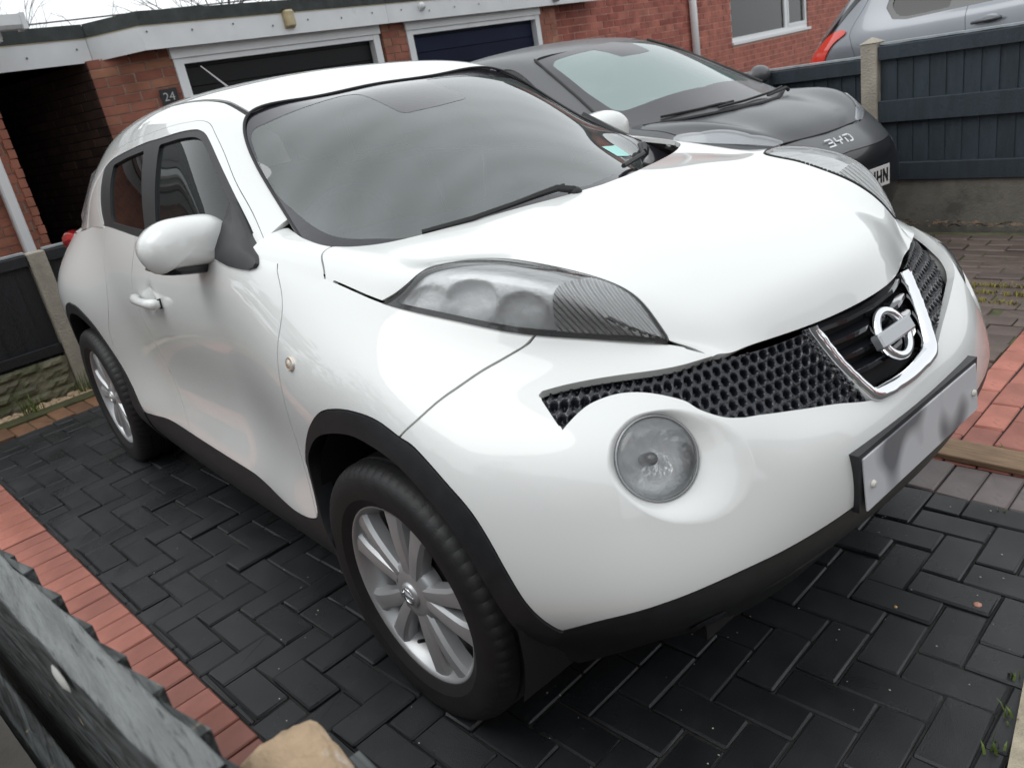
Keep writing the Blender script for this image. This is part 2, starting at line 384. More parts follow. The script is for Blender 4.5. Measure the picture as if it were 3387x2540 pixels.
# grass and weeds in the joints
def blades(pts, hmin, hmax, mat, name, kind='stuff', lean=.5, w=.0018):
    b = MB(); r = random.Random(len(pts))
    for (x, y, z, n, sp) in pts:
        for _ in range(n):
            px, py = x + r.gauss(0, sp), y + r.gauss(0, sp); h = r.uniform(hmin, hmax); an = r.uniform(0, 6.28); lx, ly = math.cos(an) * h * lean * r.random(), math.sin(an) * h * lean * r.random(); wx, wy = -math.sin(an) * w, math.cos(an) * w
            b.add([(px - wx, py - wy, z), (px + wx, py + wy, z), (px + lx * .4 + wx * .8, py + ly * .4 + wy * .8, z + h * .6), (px + lx * .4 - wx * .8, py + ly * .4 - wy * .8, z + h * .6), (px + lx, py + ly, z + h)], [(0, 1, 2, 3), (3, 2, 4)])
    o = b.build(name, mat); return tag(o, kind=kind)
M_GRASS = pm('grass', (.12, .17, .035), rough=.6, var=.4, vscale=20); M_MOSS = pm('moss', (.22, .19, .045), rough=.9, var=.4, vscale=20)
pts = []
for b in (2.667, 2.56, 2.425):
    for a in np.arange(-.1, .42, .02):
        w = E1 * (a + rng.normal(0, .01)) + E2 * (b + rng.normal(0, .008)); pts.append((w.x, w.y, -.004, 12 if rng.random() < .8 else 3, .010))
blades(pts, .008, .022, M_MOSS, 'joint_moss', lean=1.2, w=.003)
pts = []
for a, b in ((-4.05, -.76), (-4.07, -.80), (-4.10, -.46), (-4.12, -.40), (-4.08, -.36)):
    w = E1 * a + E2 * b; pts.append((w.x, w.y, 0, 22, .02))
blades(pts, .04, .16, M_GRASS, 'grass_tufts', lean=.7, w=.0025)
pts = [(.985, .02 + .0, .0, 6, .006), (1.015, -.10, 0, 8, .008), (1.03, -.2, 0, 10, .01), (.60, 1.03, -.002, 4, .008), (.69, .93, -.002, 5, .01), (.735, .655, -.002, 4, .006)]
blades(pts, .008, .03, M_GRASS, 'joint_weeds', lean=.9, w=.003)
# leaf litter along the concrete fence base, and a few bits on the paving
b = MB(); r = random.Random(9)
for k in range(150):
    x, y = r.uniform(-1.3, .4), 3.86 - abs(r.gauss(0, .05)); s = r.uniform(.012, .035); R = Matrix.Translation((x, y, .004 + r.random() * .02)) @ Matrix.Rotation(r.uniform(0, 6), 4, 'Z') @ Matrix.Rotation(r.uniform(-.7, .7), 4, 'X')
    b.add([tuple(R @ Vector(v)) for v in ((-s, 0, 0), (0, -s * .5, s * .15), (s, 0, 0), (0, s * .5, s * .1))], [(0, 1, 2, 3)])
tag(b.build('leaf_litter', pm('dead_leaf', (.16, .11, .07), rough=.8, var=.5, vscale=30)), kind='stuff')
b = MB()
for k in range(260):
    w = E1 * r.uniform(-1.6, 1.0) + E2 * r.uniform(-1.15, .62); s = r.uniform(.0012, .0035); b.add([(w.x - s, w.y, .003), (w.x, w.y - s * .7, .004), (w.x + s, w.y, .003), (w.x, w.y + s * .7, .004)], [(0, 1, 2, 3)])
tag(b.build('grit', pm('grit', (.45, .42, .36), rough=.8, var=.5, vscale=40)), kind='stuff')
for x, y, s, l, c in ((.838, .215, .011, 'small fallen pink petal on the black paving by the kerb', (.62, .30, .22)), (.692, .098, .005, 'tiny ochre pebble lying in a black paving joint', (.65, .40, .15))):
    tag(MB().lathe([(.001, .0035), (s * .7, .003), (s, .0005), (s * .9, 0)], 7, Matrix.Translation((x, y, .003))).build('petal' if s > .008 else 'pebble', pm('bit%d' % int(s * 1000), c, rough=.7), None, True), l, 'petal' if s > .008 else 'pebble')

# ------------------------------------------------------------------ BRICKWORK
HD = Vector((-.13105, .99138, 0)); ND = Vector((.99138, .13105, 0))  # along the garage fronts (to the right), and out of them
def GF_(s, z, n): v = HD * s + ND * n; return Vector((v.x, v.y, z))
def wall_frame(s, n, ang=0.): return Matrix.Translation(GF_(s, 0, n)) @ Matrix(((HD.x, -ND.x, 0, 0), (HD.y, -ND.y, 0, 0), (0, 0, 1, 0), (0, 0, 0, 1))) @ Matrix.Rotation(ang, 4, 'Z')   # local x right, -y out, z up
def brick_mat(name, c1, c2, c3, stain=.0):
    m = bpy.data.materials.new(name); m.use_nodes = True; N, L = nodes(m); b = N['Principled BSDF']; b.inputs['Roughness'].default_value = .85
    oi = N.new('ShaderNodeObjectInfo'); cr = N.new('ShaderNodeValToRGB'); e = cr.color_ramp.elements; e[0].color = (*c1, 1); e[1].color = (*c2, 1); x = e.new(.55); x.color = (*c3, 1); L.new(oi.outputs['Random'], cr.inputs[0])
    t = N.new('ShaderNodeNewGeometry'); n = N.new('ShaderNodeTexNoise'); n.inputs['Scale'].default_value = 5; n.inputs['Detail'].default_value = 8; L.new(t.outputs['Position'], n.inputs['Vector'])
    r = N.new('ShaderNodeMapRange'); r.inputs[1].default_value = .3; r.inputs[2].default_value = .7; r.inputs[3].default_value = .68; r.inputs[4].default_value = 1.25; L.new(n.outputs['Fac'], r.inputs[0])
    v = N.new('ShaderNodeVectorMath'); v.operation = 'SCALE'; L.new(cr.outputs[0], v.inputs[0]); L.new(r.outputs[0], v.inputs['Scale']); L.new(v.outputs[0], b.inputs['Base Color'])
    n2 = N.new('ShaderNodeTexNoise'); n2.inputs['Scale'].default_value = 130; n2.inputs['Detail'].default_value = 4; L.new(t.outputs['Position'], n2.inputs['Vector']); bp = N.new('ShaderNodeBump'); bp.inputs['Strength'].default_value = .5; bp.inputs['Distance'].default_value = .006; L.new(n2.outputs['Fac'], bp.inputs['Height']); L.new(bp.outputs[0], b.inputs['Normal'])
    return m
M_BRH = brick_mat('house_brick', (.33, .095, .072), (.46, .165, .12), (.39, .125, .092)); M_BRG = brick_mat('garage_brick', (.28, .105, .072), (.40, .19, .115), (.33, .13, .088))
M_BRO = brick_mat('pier_brick', (.28, .105, .07), (.38, .16, .10), (.33, .13, .085))
M_MORT = pm('mortar', (.30, .22, .18), rough=.95, var=.2, vscale=20, bump=.4, bscale=150); M_MORTP = pm('pale_mortar', (.62, .38, .31), rough=.95, var=.15, vscale=20)
_bm = {}
def brick_me(l, mat, v):
    k = (round(l, 3), mat.name, v)
    if k not in _bm:
        b = MB().box((.0, 0, 0), (l, .06, .0655), None, .0025); r = random.Random(v); me = bpy.data.meshes.new('brick'); me.from_pydata([(x + r.uniform(-.0015, .0015), y + r.uniform(-.002, .002), z + r.uniform(-.0015, .0015)) for x, y, z in b.V], [], b.F); me.materials.append(mat); _bm[k] = me
    return _bm[k]
def brick_wall(parent, F, x0, x1, z0, z1, mat, mort, holes=(), phase=0., limit=300, body=.09, jit=.002):
    """stretcher bond in the wall frame F: every brick proud of the recessed mortar; bricks beyond the limit joined"""
    co = []; nz = int(math.ceil((z1 - z0) / .075))
    for k in range(nz):
        z = z0 + k * .075; x = x0 - ((.1125 if k % 2 else 0) + phase) % .225
        while x < x1:
            a, b = max(x, x0), min(x + .215, x1); x += .225
            segs = [(a, b)]
            for (hx0, hz0, hx1, hz1) in holes:
                if z + .06 > hz0 and z < hz1: segs = [s for p, q in segs for s in ((p, min(q, hx0)), (max(p, hx1), q)) if s[1] - s[0] > .03]
            for p, q in segs:
                if q - p > .03: co.append((p, q, z))
    items = []
    for p, q, z in co:
        w = F @ Vector(((p + q) / 2, 0, z + .03)); d = seen(w, 10); items.append((d or 99, p, q, z))
    items.sort(); r = random.Random(int(x0 * 100) + nz); rest = MB(); nr = 0
    for i, (d, p, q, z) in enumerate(items):
        y = r.uniform(-jit, jit) - .007
        if i < limit and d < 90:
            o = bpy.data.objects.new('brick', brick_me(round(q - p, 2), mat, r.randrange(4))); COL.objects.link(o); o.parent = parent; o.matrix_parent_inverse = Matrix(); o.matrix_local = (parent.matrix_world.inverted() if False else Matrix()) @ F @ Matrix.Translation((p, y, z)) @ Matrix.Rotation(r.gauss(0, .004), 4, 'Y')
        elif z < z1: rest.box((p, y, z), (q, .05, z + .065), F); nr += 1
    if nr: o = rest.build('brick_field', mat, parent); o['kind'] = 'stuff'
    m = MB(); hs = sorted(holes); xs = sorted({x0, x1, *[h[0] for h in hs], *[h[2] for h in hs]}); zs = sorted({z0, z1, *[h[1] for h in hs], *[h[3] for h in hs]})
    for a, b in zip(xs[:-1], xs[1:]):
        for c, d in zip(zs[:-1], zs[1:]):
            if not any(h[0] <= (a + b) / 2 <= h[2] and h[1] <= (c + d) / 2 <= h[3] for h in hs): m.box((a, 0, c), (b, body, d), F)
    m.build('mortar_bed', mort, parent)

# ------------------------------------------------------------------ GARAGES
M_WHITE = pm('white_board', (.74, .76, .77), rough=.42, var=.07, vscale=4, dark=(.60, .61, .58), dscale=3, dmix=-.1)
M_FELT = pm('roof_felt', (.055, .062, .060), rough=.9, var=.35, vscale=10, bump=.7, bscale=120)
M_BLKDOOR = pm('black_garage_door', (.0055, .0058, .0065), rough=.5, var=.2, vscale=3, spec=.25)
M_BLUDOOR = pm('navy_garage_door', (.009, .013, .034), rough=.55, var=.2, vscale=3, spec=.12)
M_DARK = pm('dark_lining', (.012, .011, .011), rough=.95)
GAR = empty('garage_block', GF_(4.5, 0, -5.72), 'flat roofed red brick garage block with white fascia behind the fence', 'garage')
GI = Matrix.Translation(-GAR.location)
FW = wall_frame(0, -5.72)
def gpart(mb, name, mat, **k): o = mb.build(name, mat, GAR, **k); o.data.transform(GI); return o
class _P:                                                           # bricks are placed in the block's own frame
    pass
FL = GI @ FW
def front_box(mb, s0, z0, n0, s1, z1, n1): return mb.box((s0, -n1, z0), (s1, -n0, z1), FW)
# fascia: left length set back, a splayed length, then the long front
BK = -.35
def strip(s0, n0, s1, n1, z0, z1, t, zs0=None):
    p, q = GF_(s0, 0, -5.72 + n0), GF_(s1, 0, -5.72 + n1); d = (q - p).normalized(); o = Vector((d.y, -d.x, 0)); o = o if o.dot(ND) > 0 else -o; a, b, c, e = p, q, q - o * t, p - o * t
    V = [(v.x, v.y, z) for z in (z0, z1) for v in (a, b, c, e)]; return V, [(3, 2, 1, 0), (4, 5, 6, 7), (0, 1, 5, 4), (1, 2, 6, 5), (2, 3, 7, 6), (3, 0, 4, 7)]
for s0, n0, s1, n1 in ((-2.5, BK, 1.397, BK), (1.40, BK, 1.65, .12), (1.653, .12, 4.30, .12), (4.303, .12, 8.26, .12)):
    mb = MB(); mb.add(*strip(s0, n0, s1, n1, 2.080, 2.272, .02)); gpart(mb, 'fascia_board', M_WHITE)
    mb = MB(); mb.add(*strip(s0, n0 + .012, s1, n1 + .012, 2.268, 2.372, .05)); gpart(mb, 'roof_felt_edge', M_FELT)
    mb = MB(); mb.add(*strip(s0, n0 + .004, s1, n1 + .004, 2.259, 2.268, .03)); gpart(mb, 'fascia_trim', pm('cream_trim', (.62, .55, .38), rough=.6))
mb = MB(); mb.add([GF_(s, z, n) for z in (2.275, 2.362) for s, n in ((-2.5, -5.72 + BK - .04), (1.40, -5.72 + BK - .04), (1.65, -5.65), (8.25, -5.65), (8.25, -11.5), (-2.5, -11.5))], [(0, 5, 4, 3, 2, 1), (6, 7, 8, 9, 10, 11)] + [(k, (k + 1) % 6, 6 + (k + 1) % 6, 6 + k) for k in range(6)]); gpart(mb, 'flat_roof', M_FELT)
r = random.Random(5)
mb = MB()
for k in range(26): s = -1.5 + k * .4; n = .126 if s > 1.7 else BK + .006; mb.lathe([(.001, .004), (.008, .002), (.009, 0)], 8, frame(GF_(s, 2.19 + r.uniform(-.03, .03), -5.72 + n - (.0 if s > 1.7 or s < 1.35 else 9)), HD, ND))
gpart(mb, 'fascia_nails', pm('nail', (.12, .12, .12), rough=.5))
def garage_door(s0, s1, mat, label):
    fr = MB(); front_box(fr, s0 - .085, 0, -.06, s0, 2.0, .02); front_box(fr, s1, 0, -.06, s1 + .085, 2.0, .02); front_box(fr, s0 + .001, 1.952, -.06, s1 - .001, 1.998, .018); gpart(fr, 'door_frame', M_WHITE)
    li = MB(); front_box(li, s0 - .10, 2.0, -.05, s1 + .10, 2.088, .035); gpart(li, 'lintel_board', M_WHITE)
    d = MB(); front_box(d, s0, .02, -.10, s1, 1.952, -.075); dr = gpart(d, 'garage_door', mat); dr['label'] = label
    z = .03
    while z < 1.93:
        q = MB(); front_box(q, s0 + .012, z, -.075, s1 - .012, min(z + .150, 1.948), -.048); o = q.build('door_panel', mat, dr); o.data.transform(GI); z += .158
garage_door(1.99, 4.13, M_BLKDOOR, 'black ribbed up-and-over door'); garage_door(4.69, 6.80, M_BLUDOOR, 'navy blue ribbed up-and-over door')
class Anchor: pass
def gbricks(F, x0, x1, z0, z1, mat, mort, **k): brick_wall(GAR, GI @ F, x0, x1, z0, z1, mat, mort, **k)
_seen0 = seen
def seen(P, m=40, off=[Vector((0, 0, 0))]): return _seen0(np.asarray(P, float) + np.array(off[0]), m)
seen.__defaults__[1][0] = GAR.location
gbricks(FW, 4.272, 4.605, .0, 2.09, M_BRG, M_MORT, limit=60); gbricks(FW, 6.886, 7.24, .0, 2.09, M_BRG, M_MORT, limit=50)
ang = math.atan2(.60, .68)
FD = Matrix.Translation(GF_(1.905, 0, -5.72)) @ Matrix(((HD.x, -ND.x, 0, 0), (HD.y, -ND.y, 0, 0), (0, 0, 1, 0), (0, 0, 0, 1))) @ Matrix.Rotation(math.radians(-30) + math.pi * 0, 4, 'Z') @ Matrix.Translation((-1.62, 0, 0))
FD = Matrix.Translation(GF_(1.905, 0, -5.72)) @ Matrix(((HD.x, -ND.x, 0, 0), (HD.y, -ND.y, 0, 0), (0, 0, 1, 0), (0, 0, 0, 1))) @ Matrix.Rotation(math.radians(-31), 4, 'Z')
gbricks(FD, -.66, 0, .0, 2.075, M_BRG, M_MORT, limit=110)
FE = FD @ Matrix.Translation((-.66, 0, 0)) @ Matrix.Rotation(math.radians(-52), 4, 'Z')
gbricks(FE, -2.2, -.002, .0, 2.075, brick_mat('painted_shade_brick', (.05, .028, .022), (.09, .05, .036), (.07, .038, .028)), M_DARK, limit=120)  # brick and mortar colours darkened to stand in for the passage's shade
# side walls and dark insides
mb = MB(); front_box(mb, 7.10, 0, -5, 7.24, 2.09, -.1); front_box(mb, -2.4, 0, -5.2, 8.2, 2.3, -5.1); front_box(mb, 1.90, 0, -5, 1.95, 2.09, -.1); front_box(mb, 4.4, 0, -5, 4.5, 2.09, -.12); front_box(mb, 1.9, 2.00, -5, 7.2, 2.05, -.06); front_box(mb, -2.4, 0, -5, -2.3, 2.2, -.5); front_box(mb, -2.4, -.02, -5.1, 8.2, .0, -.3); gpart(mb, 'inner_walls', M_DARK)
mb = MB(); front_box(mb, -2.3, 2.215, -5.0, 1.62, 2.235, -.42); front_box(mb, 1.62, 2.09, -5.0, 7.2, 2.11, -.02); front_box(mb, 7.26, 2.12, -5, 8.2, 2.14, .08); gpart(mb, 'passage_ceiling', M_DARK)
# things seen in the dark passage
seen.__defaults__[1][0] = Vector((0, 0, 0))
tag(MB().tube([GF_(.55, .0, -7.4), GF_(.55, 1.75, -7.4)], .012, 6).tube([GF_(.95, .0, -7.4), GF_(.95, 1.75, -7.4)], .012, 6).tube([GF_(.55, 1.1, -7.4), GF_(.95, 1.13, -7.4)], .010, 6).tube([GF_(.55, .8, -7.4), GF_(.95, .82, -7.4)], .010, 6).build('metal_rack', pm('dull_metal', (.10, .10, .10), rough=.4, metal=.7)), 'dim metal rack standing in the dark covered passage beside the brick pier', 'rack')
bx = empty('notice_board', GF_(.60, 1.35, -6.6), 'pale notice with a yellow band hanging in the dark passage by the brick pier', 'notice')
F0 = frame((0, 0, 0), HD, ND)
MB().box((-.05, -.16, -.006), (.05, .13, 0), F0).build('board', pm('pale_card', (.55, .57, .56), rough=.6), bx); MB().box((-.05, -.03, .001), (.05, .05, .003), F0).build('yellow_band', pm('yellow_card', (.75, .70, .08), rough=.6), bx); MB().box((-.045, .07, .001), (.045, .10, .003), F0).box((-.045, -.07, .001), (.04, -.05, .003), F0).build('printed_bar', M_DARK, bx)
# number sign 24
NS = empty('number_sign', tuple(FD @ Vector((-.108, -.022, 1.712))), 'black square house number sign reading 24 on the garage brick corner', 'sign')
Rn = (FD.to_3x3().to_4x4() @ Matrix.Rotation(math.pi / 2, 4, 'X'))
MB().box((-.072, -.066, -.008), (.072, .066, .006), Rn).build('plaque', pm('slate', (.016, .017, .019), rough=.35), NS)
def text(s, size, M, mat, parent, name='lettering', depth=.002, bold=0.):
    c = bpy.data.curves.new(name, 'FONT'); c.body = s; c.size = size; c.extrude = depth; c.offset = bold; c.align_x = 'CENTER'; c.align_y = 'CENTER'; t = bpy.data.objects.new(name, c); COL.objects.link(t)
    bpy.context.view_layer.update(); me = bpy.data.meshes.new_from_object(t.evaluated_get(bpy.context.evaluated_depsgraph_get())); COL.objects.unlink(t); bpy.data.objects.remove(t)
    me.transform(M); me.materials.clear(); me.materials.append(mat); o = bpy.data.objects.new(name, me); return link(o, parent)
text('24', .098, Rn @ Matrix.Translation((0, 0, .007)), pm('silver_figure', (.52, .53, .54), rough=.4), NS, bold=-.0006)
# lamps on the fascia
bl = empty('bulkhead_light', GF_(3.08, 2.21, -5.60), 'yellowed rectangular bulkhead light on the white fascia above the black garage door', 'light')
MB().box((-.055, -.08, 0), (.055, .085, .012), F0).build('back_plate', pm('cream_plastic', (.40, .33, .20), rough=.5), bl); MB().box((-.048, -.075, .012), (.048, .075, .065), F0, .016).build('diffuser', pm('old_diffuser', (.45, .37, .22), rough=.3, var=.2, vscale=20), bl)
sl_ = empty('security_light', GF_(4.79, 2.20, -5.60), 'small white round sensor light on the fascia above the brick pier', 'light')
MB().lathe([(.035, 0), (.036, .03), (.028, .03), (.02, .05)], 18, F0).build('mount', M_WHITE, sl_, True); MB().lathe([(.02, -.03), (.036, -.02), (.040, .02), (.034, .045), (.001, .055)], 18, frame((0, 0, .02), HD, ND + Vector((0, 0, -.5)))).build('head', M_WHITE, sl_, True)
s3 = empty('flood_light', GF_(7.12, 2.13, -5.60), 'grey floodlight under the fascia end beside the dark gap', 'light')
MB().box((-.045, -.03, .02), (.045, .03, .05), F0 @ Matrix.Rotation(-.5, 4, 'X'), .006).build('head', pm('grey_alloy', (.28, .30, .31), rough=.4), s3); MB().box((-.01, 0, 0), (.01, .05, .03), F0).build('bracket', pm('grey_alloy', (.28, .30, .31)), s3)

# ------------------------------------------------------------------ HOUSE BEYOND THE DARK CAR
HN = -5.90
HOU = empty('house', GF_(12, 0, HN), 'red brick house with a white framed window and vertical blinds beyond the dark car', 'house'); HI = Matrix.Translation(-HOU.location); FH = wall_frame(0, HN)
WX0, WX1, WZ, KB = 12.43, 15.78, 1.16, 1.23; FHB = FH @ Matrix.Scale(KB, 4)
seen.__defaults__[1][0] = HOU.location
brick_wall(HOU, HI @ FHB, 7.30 / KB, 20.5 / KB, .14, 3.4 / KB, M_BRH, M_MORTP, holes=((WX0 / KB, WZ / KB, WX1 / KB, 2.55 / KB),), limit=300)
seen.__defaults__[1][0] = Vector((0, 0, 0))
M_UPVC = pm('white_upvc', (.80, .81, .82), rough=.25)
def hb(mb, x0, z0, n0, x1, z1, n1): return mb.box((x0, -n1, z0), (x1, -n0, z1), FH)
def hpart(mb, name, mat, parent=None): o = mb.build(name, mat, parent or HOU); o.data.transform(HI); return o
fr = MB(); hb(fr, WX0, WZ + .02, -.08, WX1, WZ + .095, -.02); hb(fr, WX0, WZ + .0955, -.08, WX0 + .05, 2.52, -.021); hb(fr, WX1 - .06, WZ + .0955, -.08, WX1, 2.52, -.021); hb(fr, 14.72, WZ + .0955, -.08, 14.85, 2.52, -.022); hb(fr, 14.8505, WZ + .0955, -.05, WX1 - .0605, WZ + .155, -.012); hb(fr, WX1 - .115, WZ + .1555, -.05, WX1 - .0605, 2.52, -.012); hb(fr, 14.8505, WZ + .1555, -.05, 14.90, 2.52, -.012); hb(fr, WX0 + .0505, 2.46, -.08, WX1 - .0605, 2.52, -.025)
win = hpart(fr, 'window', M_UPVC)
sm = MB(); hb(sm, WX0 - .04, WZ - .028, -.06, WX1 + .06, WZ + .0195, .045); hpart(sm, 'sill', M_UPVC, win)
M_WG, _ = thin_glass('window_glass', (.86, .88, .86)); 
for a, b_ in ((WX0 + .05, 14.72), (14.90, WX1 - .115)): g = MB(); hb(g, a, WZ + .096, -.060, b_, 2.46, -.055); hpart(g, 'pane', M_WG, win)
M_BLIND = pm('blind', (.34, .34, .26), rough=.8, var=.1, vscale=3); x = WX0 + .09
while x < WX1 - .1:
    q = MB().box((-.052, -.001, WZ + .10), (.052, .001, 2.5), FH @ Matrix.Translation((x, .16, 0)) @ Matrix.Rotation(math.radians(28), 4, 'Z')); hpart(q, 'blind_slat', M_BLIND, win); x += .112
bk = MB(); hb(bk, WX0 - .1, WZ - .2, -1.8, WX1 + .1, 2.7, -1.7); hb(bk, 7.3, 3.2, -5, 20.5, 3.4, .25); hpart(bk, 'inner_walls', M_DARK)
dp = MB().tube([GF_(11.0, 0, HN + .075), GF_(11.0, 3.3, HN + .075)], .062, 16).build('downpipe', M_UPVC, HOU, True); dp.data.transform(HI)
dk = MB(); hb(dk, 7.3, .0, -.05, 20.5, .139, .005); hpart(dk, 'plinth', M_MORT)

# ------------------------------------------------------------------ LEFT HOUSE CORNER: brick pier, downpipe, eaves and gutter
LH = empty('neighbour_house', GF_(.2, 0, -6.0), 'brick house corner with white downpipe and gutter at the left edge', 'house'); LI = Matrix.Translation(-LH.location); FLH = wall_frame(0, -6.0)
seen.__defaults__[1][0] = LH.location
brick_wall(LH, LI @ FLH, -2.4, .52, .0, 2.05, M_BRO, M_MORT, limit=120, phase=.06)
seen.__defaults__[1][0] = Vector((0, 0, 0))
def lpart(mb, name, mat, parent=None, **k): o = mb.build(name, mat, parent or LH, **k); o.data.transform(LI); return o
mb = MB(); 
for k in range(27):
    z = .03 + k * .075; mb.box((.475 + (k % 2) * .006, -.014 - (k % 3) * .003, z), (.535 + (k % 2) * .004, .10, z + .066), FLH, .003)
o = lpart(mb, 'corner_bricks', M_BRO); o['kind'] = 'stuff'
lpart(MB().box((.315, -.095, 0), (.398, -.025, 2.25), FLH, .012), 'downpipe', M_UPVC)
lpart(MB().box((-2.4, -.45, 2.235), (.60, -.20, 2.255), FLH).box((-2.4, -.45, 2.255), (.605, -.43, 2.345), FLH), 'soffit_and_fascia', M_WHITE)
gt = MB(); q = []
for sx in (-2.4, .74):
    for y, z in ((-.47, 2.385), (-.47, 2.315), (-.50, 2.295), (-.565, 2.295), (-.585, 2.32), (-.585, 2.39), (-.575, 2.39), (-.575, 2.325), (-.555, 2.305), (-.505, 2.305), (-.48, 2.325), (-.48, 2.385)): q.append(tuple(FLH @ Vector((sx, y, z))))
gt.add(q, [(k, (k + 1) % 12, 12 + (k + 1) % 12, 12 + k) for k in range(12)] + [tuple(range(11, -1, -1)), tuple(range(12, 24))]); gt.box((.72, -.592, 2.288), (.755, -.462, 2.396), FLH); lpart(gt, 'gutter', M_WHITE)
M_TILE = pm('roof_tile', (.055, .055, .058), rough=.8, var=.3, vscale=12, bump=.5, bscale=60)
mb = MB(); Rt = FLH @ Matrix.Translation((.22, -.50, 2.415)) @ Matrix.Rotation(math.radians(28), 4, 'X')
rt = lpart(MB().box((-2.4, .02, -.03), (.36, 2.5, -.012), Rt), 'roof', M_TILE)
for i in range(3):
    for j in range(8): t_ = MB().box((.37 - (j + 1) * .30, i * .30 - .02, -.01 + .014), (.37 - j * .30 - .006, i * .30 + .32, .008 + .014), Rt @ Matrix.Rotation(-.045, 4, 'X'), .003); o = t_.build('roof_tile', M_TILE, rt); o.data.transform(LI)
lpart(MB().box((.36, .0, -.06), (.375, 2.5, .02), Rt), 'verge_board', M_DARK)

# ------------------------------------------------------------------ FENCES
M_POST = pm('post_concrete', (.33, .30, .25), rough=.85, var=.22, vscale=9, bump=.7, bscale=90, dark=(.22, .20, .15), dscale=5, dmix=.1)
M_SLATE = pm('slate_blue_paint', (.030, .043, .055), rough=.62, var=.22, vscale=5, bump=.6, bscale=45, stretch=(6, 6, 1), dark=(.045, .060, .070), dscale=6, dmix=.0)
M_BLKF = pm('black_fence_paint', (.010, .0105, .0125), rough=.6, var=.25, vscale=5, bump=.5, bscale=45, stretch=(6, 6, 1))
M_GRAV = pm('gravel_board', (.155, .145, .125), rough=.9, var=.3, vscale=6, bump=.5, bscale=110, dark=(.10, .095, .08), dscale=3, dmix=.3)
def fence_panel(parent, F, x0, x1, z0, z1, mat, rails, side=-1, lip=None):
    """F: local x along the fence, -y towards the viewer; overlapping vertical boards, horizontal rails"""
    x = x0; r = random.Random(int(x0 * 50) + 7)
    while x < x1 - .02:
        w = min(.108, x1 - x); t0, t1 = .004, .013
        V = [(x - .004, side * t0, z0), (x + w, side * t1, z0), (x + w, 0, z0), (x - .004, 0, z0)]; V = V + [(a, b, z1 + r.uniform(-.004, .004)) for a, b, _ in V]
        mb = MB().add([tuple(F @ Vector(v)) for v in V], [(3, 2, 1, 0), (4, 5, 6, 7), (0, 1, 5, 4), (1, 2, 6, 5), (2, 3, 7, 6), (3, 0, 4, 7)]); mb.build('fence_board', mat, parent); x += .1
    for a, b in rails: MB().box((x0, side * .045, a), (x1, side * .0135, b), F, .004).build('fence_rail', mat, parent)
    if lip: MB().box((x0, -.022, z1 + .004), (x1, .026, z1 + .016), F).build('capping', lip, parent)
M_LIP = pm('worn_cap', (.34, .38, .40), rough=.6, var=.2, vscale=20)
RF = empty('garden_fence', (-1.23, 3.9, 0), 'slate blue timber fence with concrete post and base behind the dark car', 'fence')
FR_ = Matrix.Identity(4)
def rb(mb): return mb
RI = Matrix.Translation(-RF.location)
FRF = RI @ Matrix.Translation((0, 3.93, 0))
pm_ = MB().box((-1.285, -.055, -.1), (-1.175, .055, 1.165), FRF, .006); pm_.add([tuple(FRF @ Vector(v)) for v in ((-1.290, -.06, 1.165), (-1.170, -.06, 1.165), (-1.170, .06, 1.165), (-1.290, .06, 1.165), (-1.23, 0, 1.20))], [(0, 1, 4), (1, 2, 4), (2, 3, 4), (3, 0, 4), (3, 2, 1, 0)]); pm_.build('fence_post', M_POST, RF)
MB().box((.655, -.055, -.1), (.765, .055, 1.165), FRF, .006).build('fence_post', M_POST, RF); MB().box((-3.17, -.055, -.1), (-3.06, .055, 1.12), FRF, .006).build('fence_post', M_POST, RF)
fence_panel(RF, FRF, -1.172, .65, .285, 1.140, M_SLATE, ((1.055, 1.138), (.665, .800), (.288, .40)), lip=M_LIP)
fence_panel(RF, FRF, -3.05, -1.288, .285, 1.075, M_SLATE, ((.985, 1.073), (.62, .70)), lip=M_LIP)
MB().box((-1.172, -.025, -.1), (.65, .025, .283), FRF, .004).build('gravel_board', M_GRAV, RF); MB().box((-3.05, -.025, -.1), (-1.288, .025, .283), FRF, .004).build('gravel_board', M_GRAV, RF)
# left fence with rock-faced base
LF = empty('garden_fence', tuple(E1 * -4.22 + E2 * -.4), 'black timber fence with rock faced concrete base behind the rear wheel', 'fence'); LFI = Matrix.Translation(-LF.location)
FLF = LFI @ Matrix(((E2.x, -E1.x, 0, E1.x * -4.24), (E2.y, -E1.y, 0, E1.y * -4.24), (0, 0, 1, 0), (0, 0, 0, 1)))    # x along +b, -y towards the drive
MB().box((-.455, -.06, -.1), (-.352, .05, .90), FLF, .006).build('fence_post', M_POST, LF)
fence_panel(LF, FLF, -2.26, -.458, .245, .895, M_BLKF, ((.83, .893), (.27, .33)), side=-1, lip=M_LIP); fence_panel(LF, FLF, -.349, 1.4, .245, .895, M_BLKF, ((.83, .893), (.27, .33)), lip=M_LIP)
M_ROCK = pm('rock_faced_concrete', (.165, .155, .105), rough=.9, var=.35, vscale=14, bump=.6, bscale=70, dark=(.10, .11, .055), dscale=7, dmix=.3)
def rock(l, h, seed):
    nx, nz = max(3, int(l / .022)), max(3, int(h / .016)); V = []; F = []
    for i in range(nx + 1):
        for j in range(nz + 1):
            x, z = l * i / nx, h * j / nz; e = min(1, min(i, nx - i) / 1.2) * min(1, min(j, nz - j) / 1.2)
            V.append((x, -(.002 + e * (.014 + .030 * mnoise.noise(Vector((x * 14, z * 18, seed * 3.1))) + .015 * mnoise.noise(Vector((x * 40, z * 40, seed))))), z))
    for i in range(nx):
        for j in range(nz): k = i * (nz + 1) + j; F.append((k, k + nz + 1, k + nz + 2, k + 1))
    return V, F
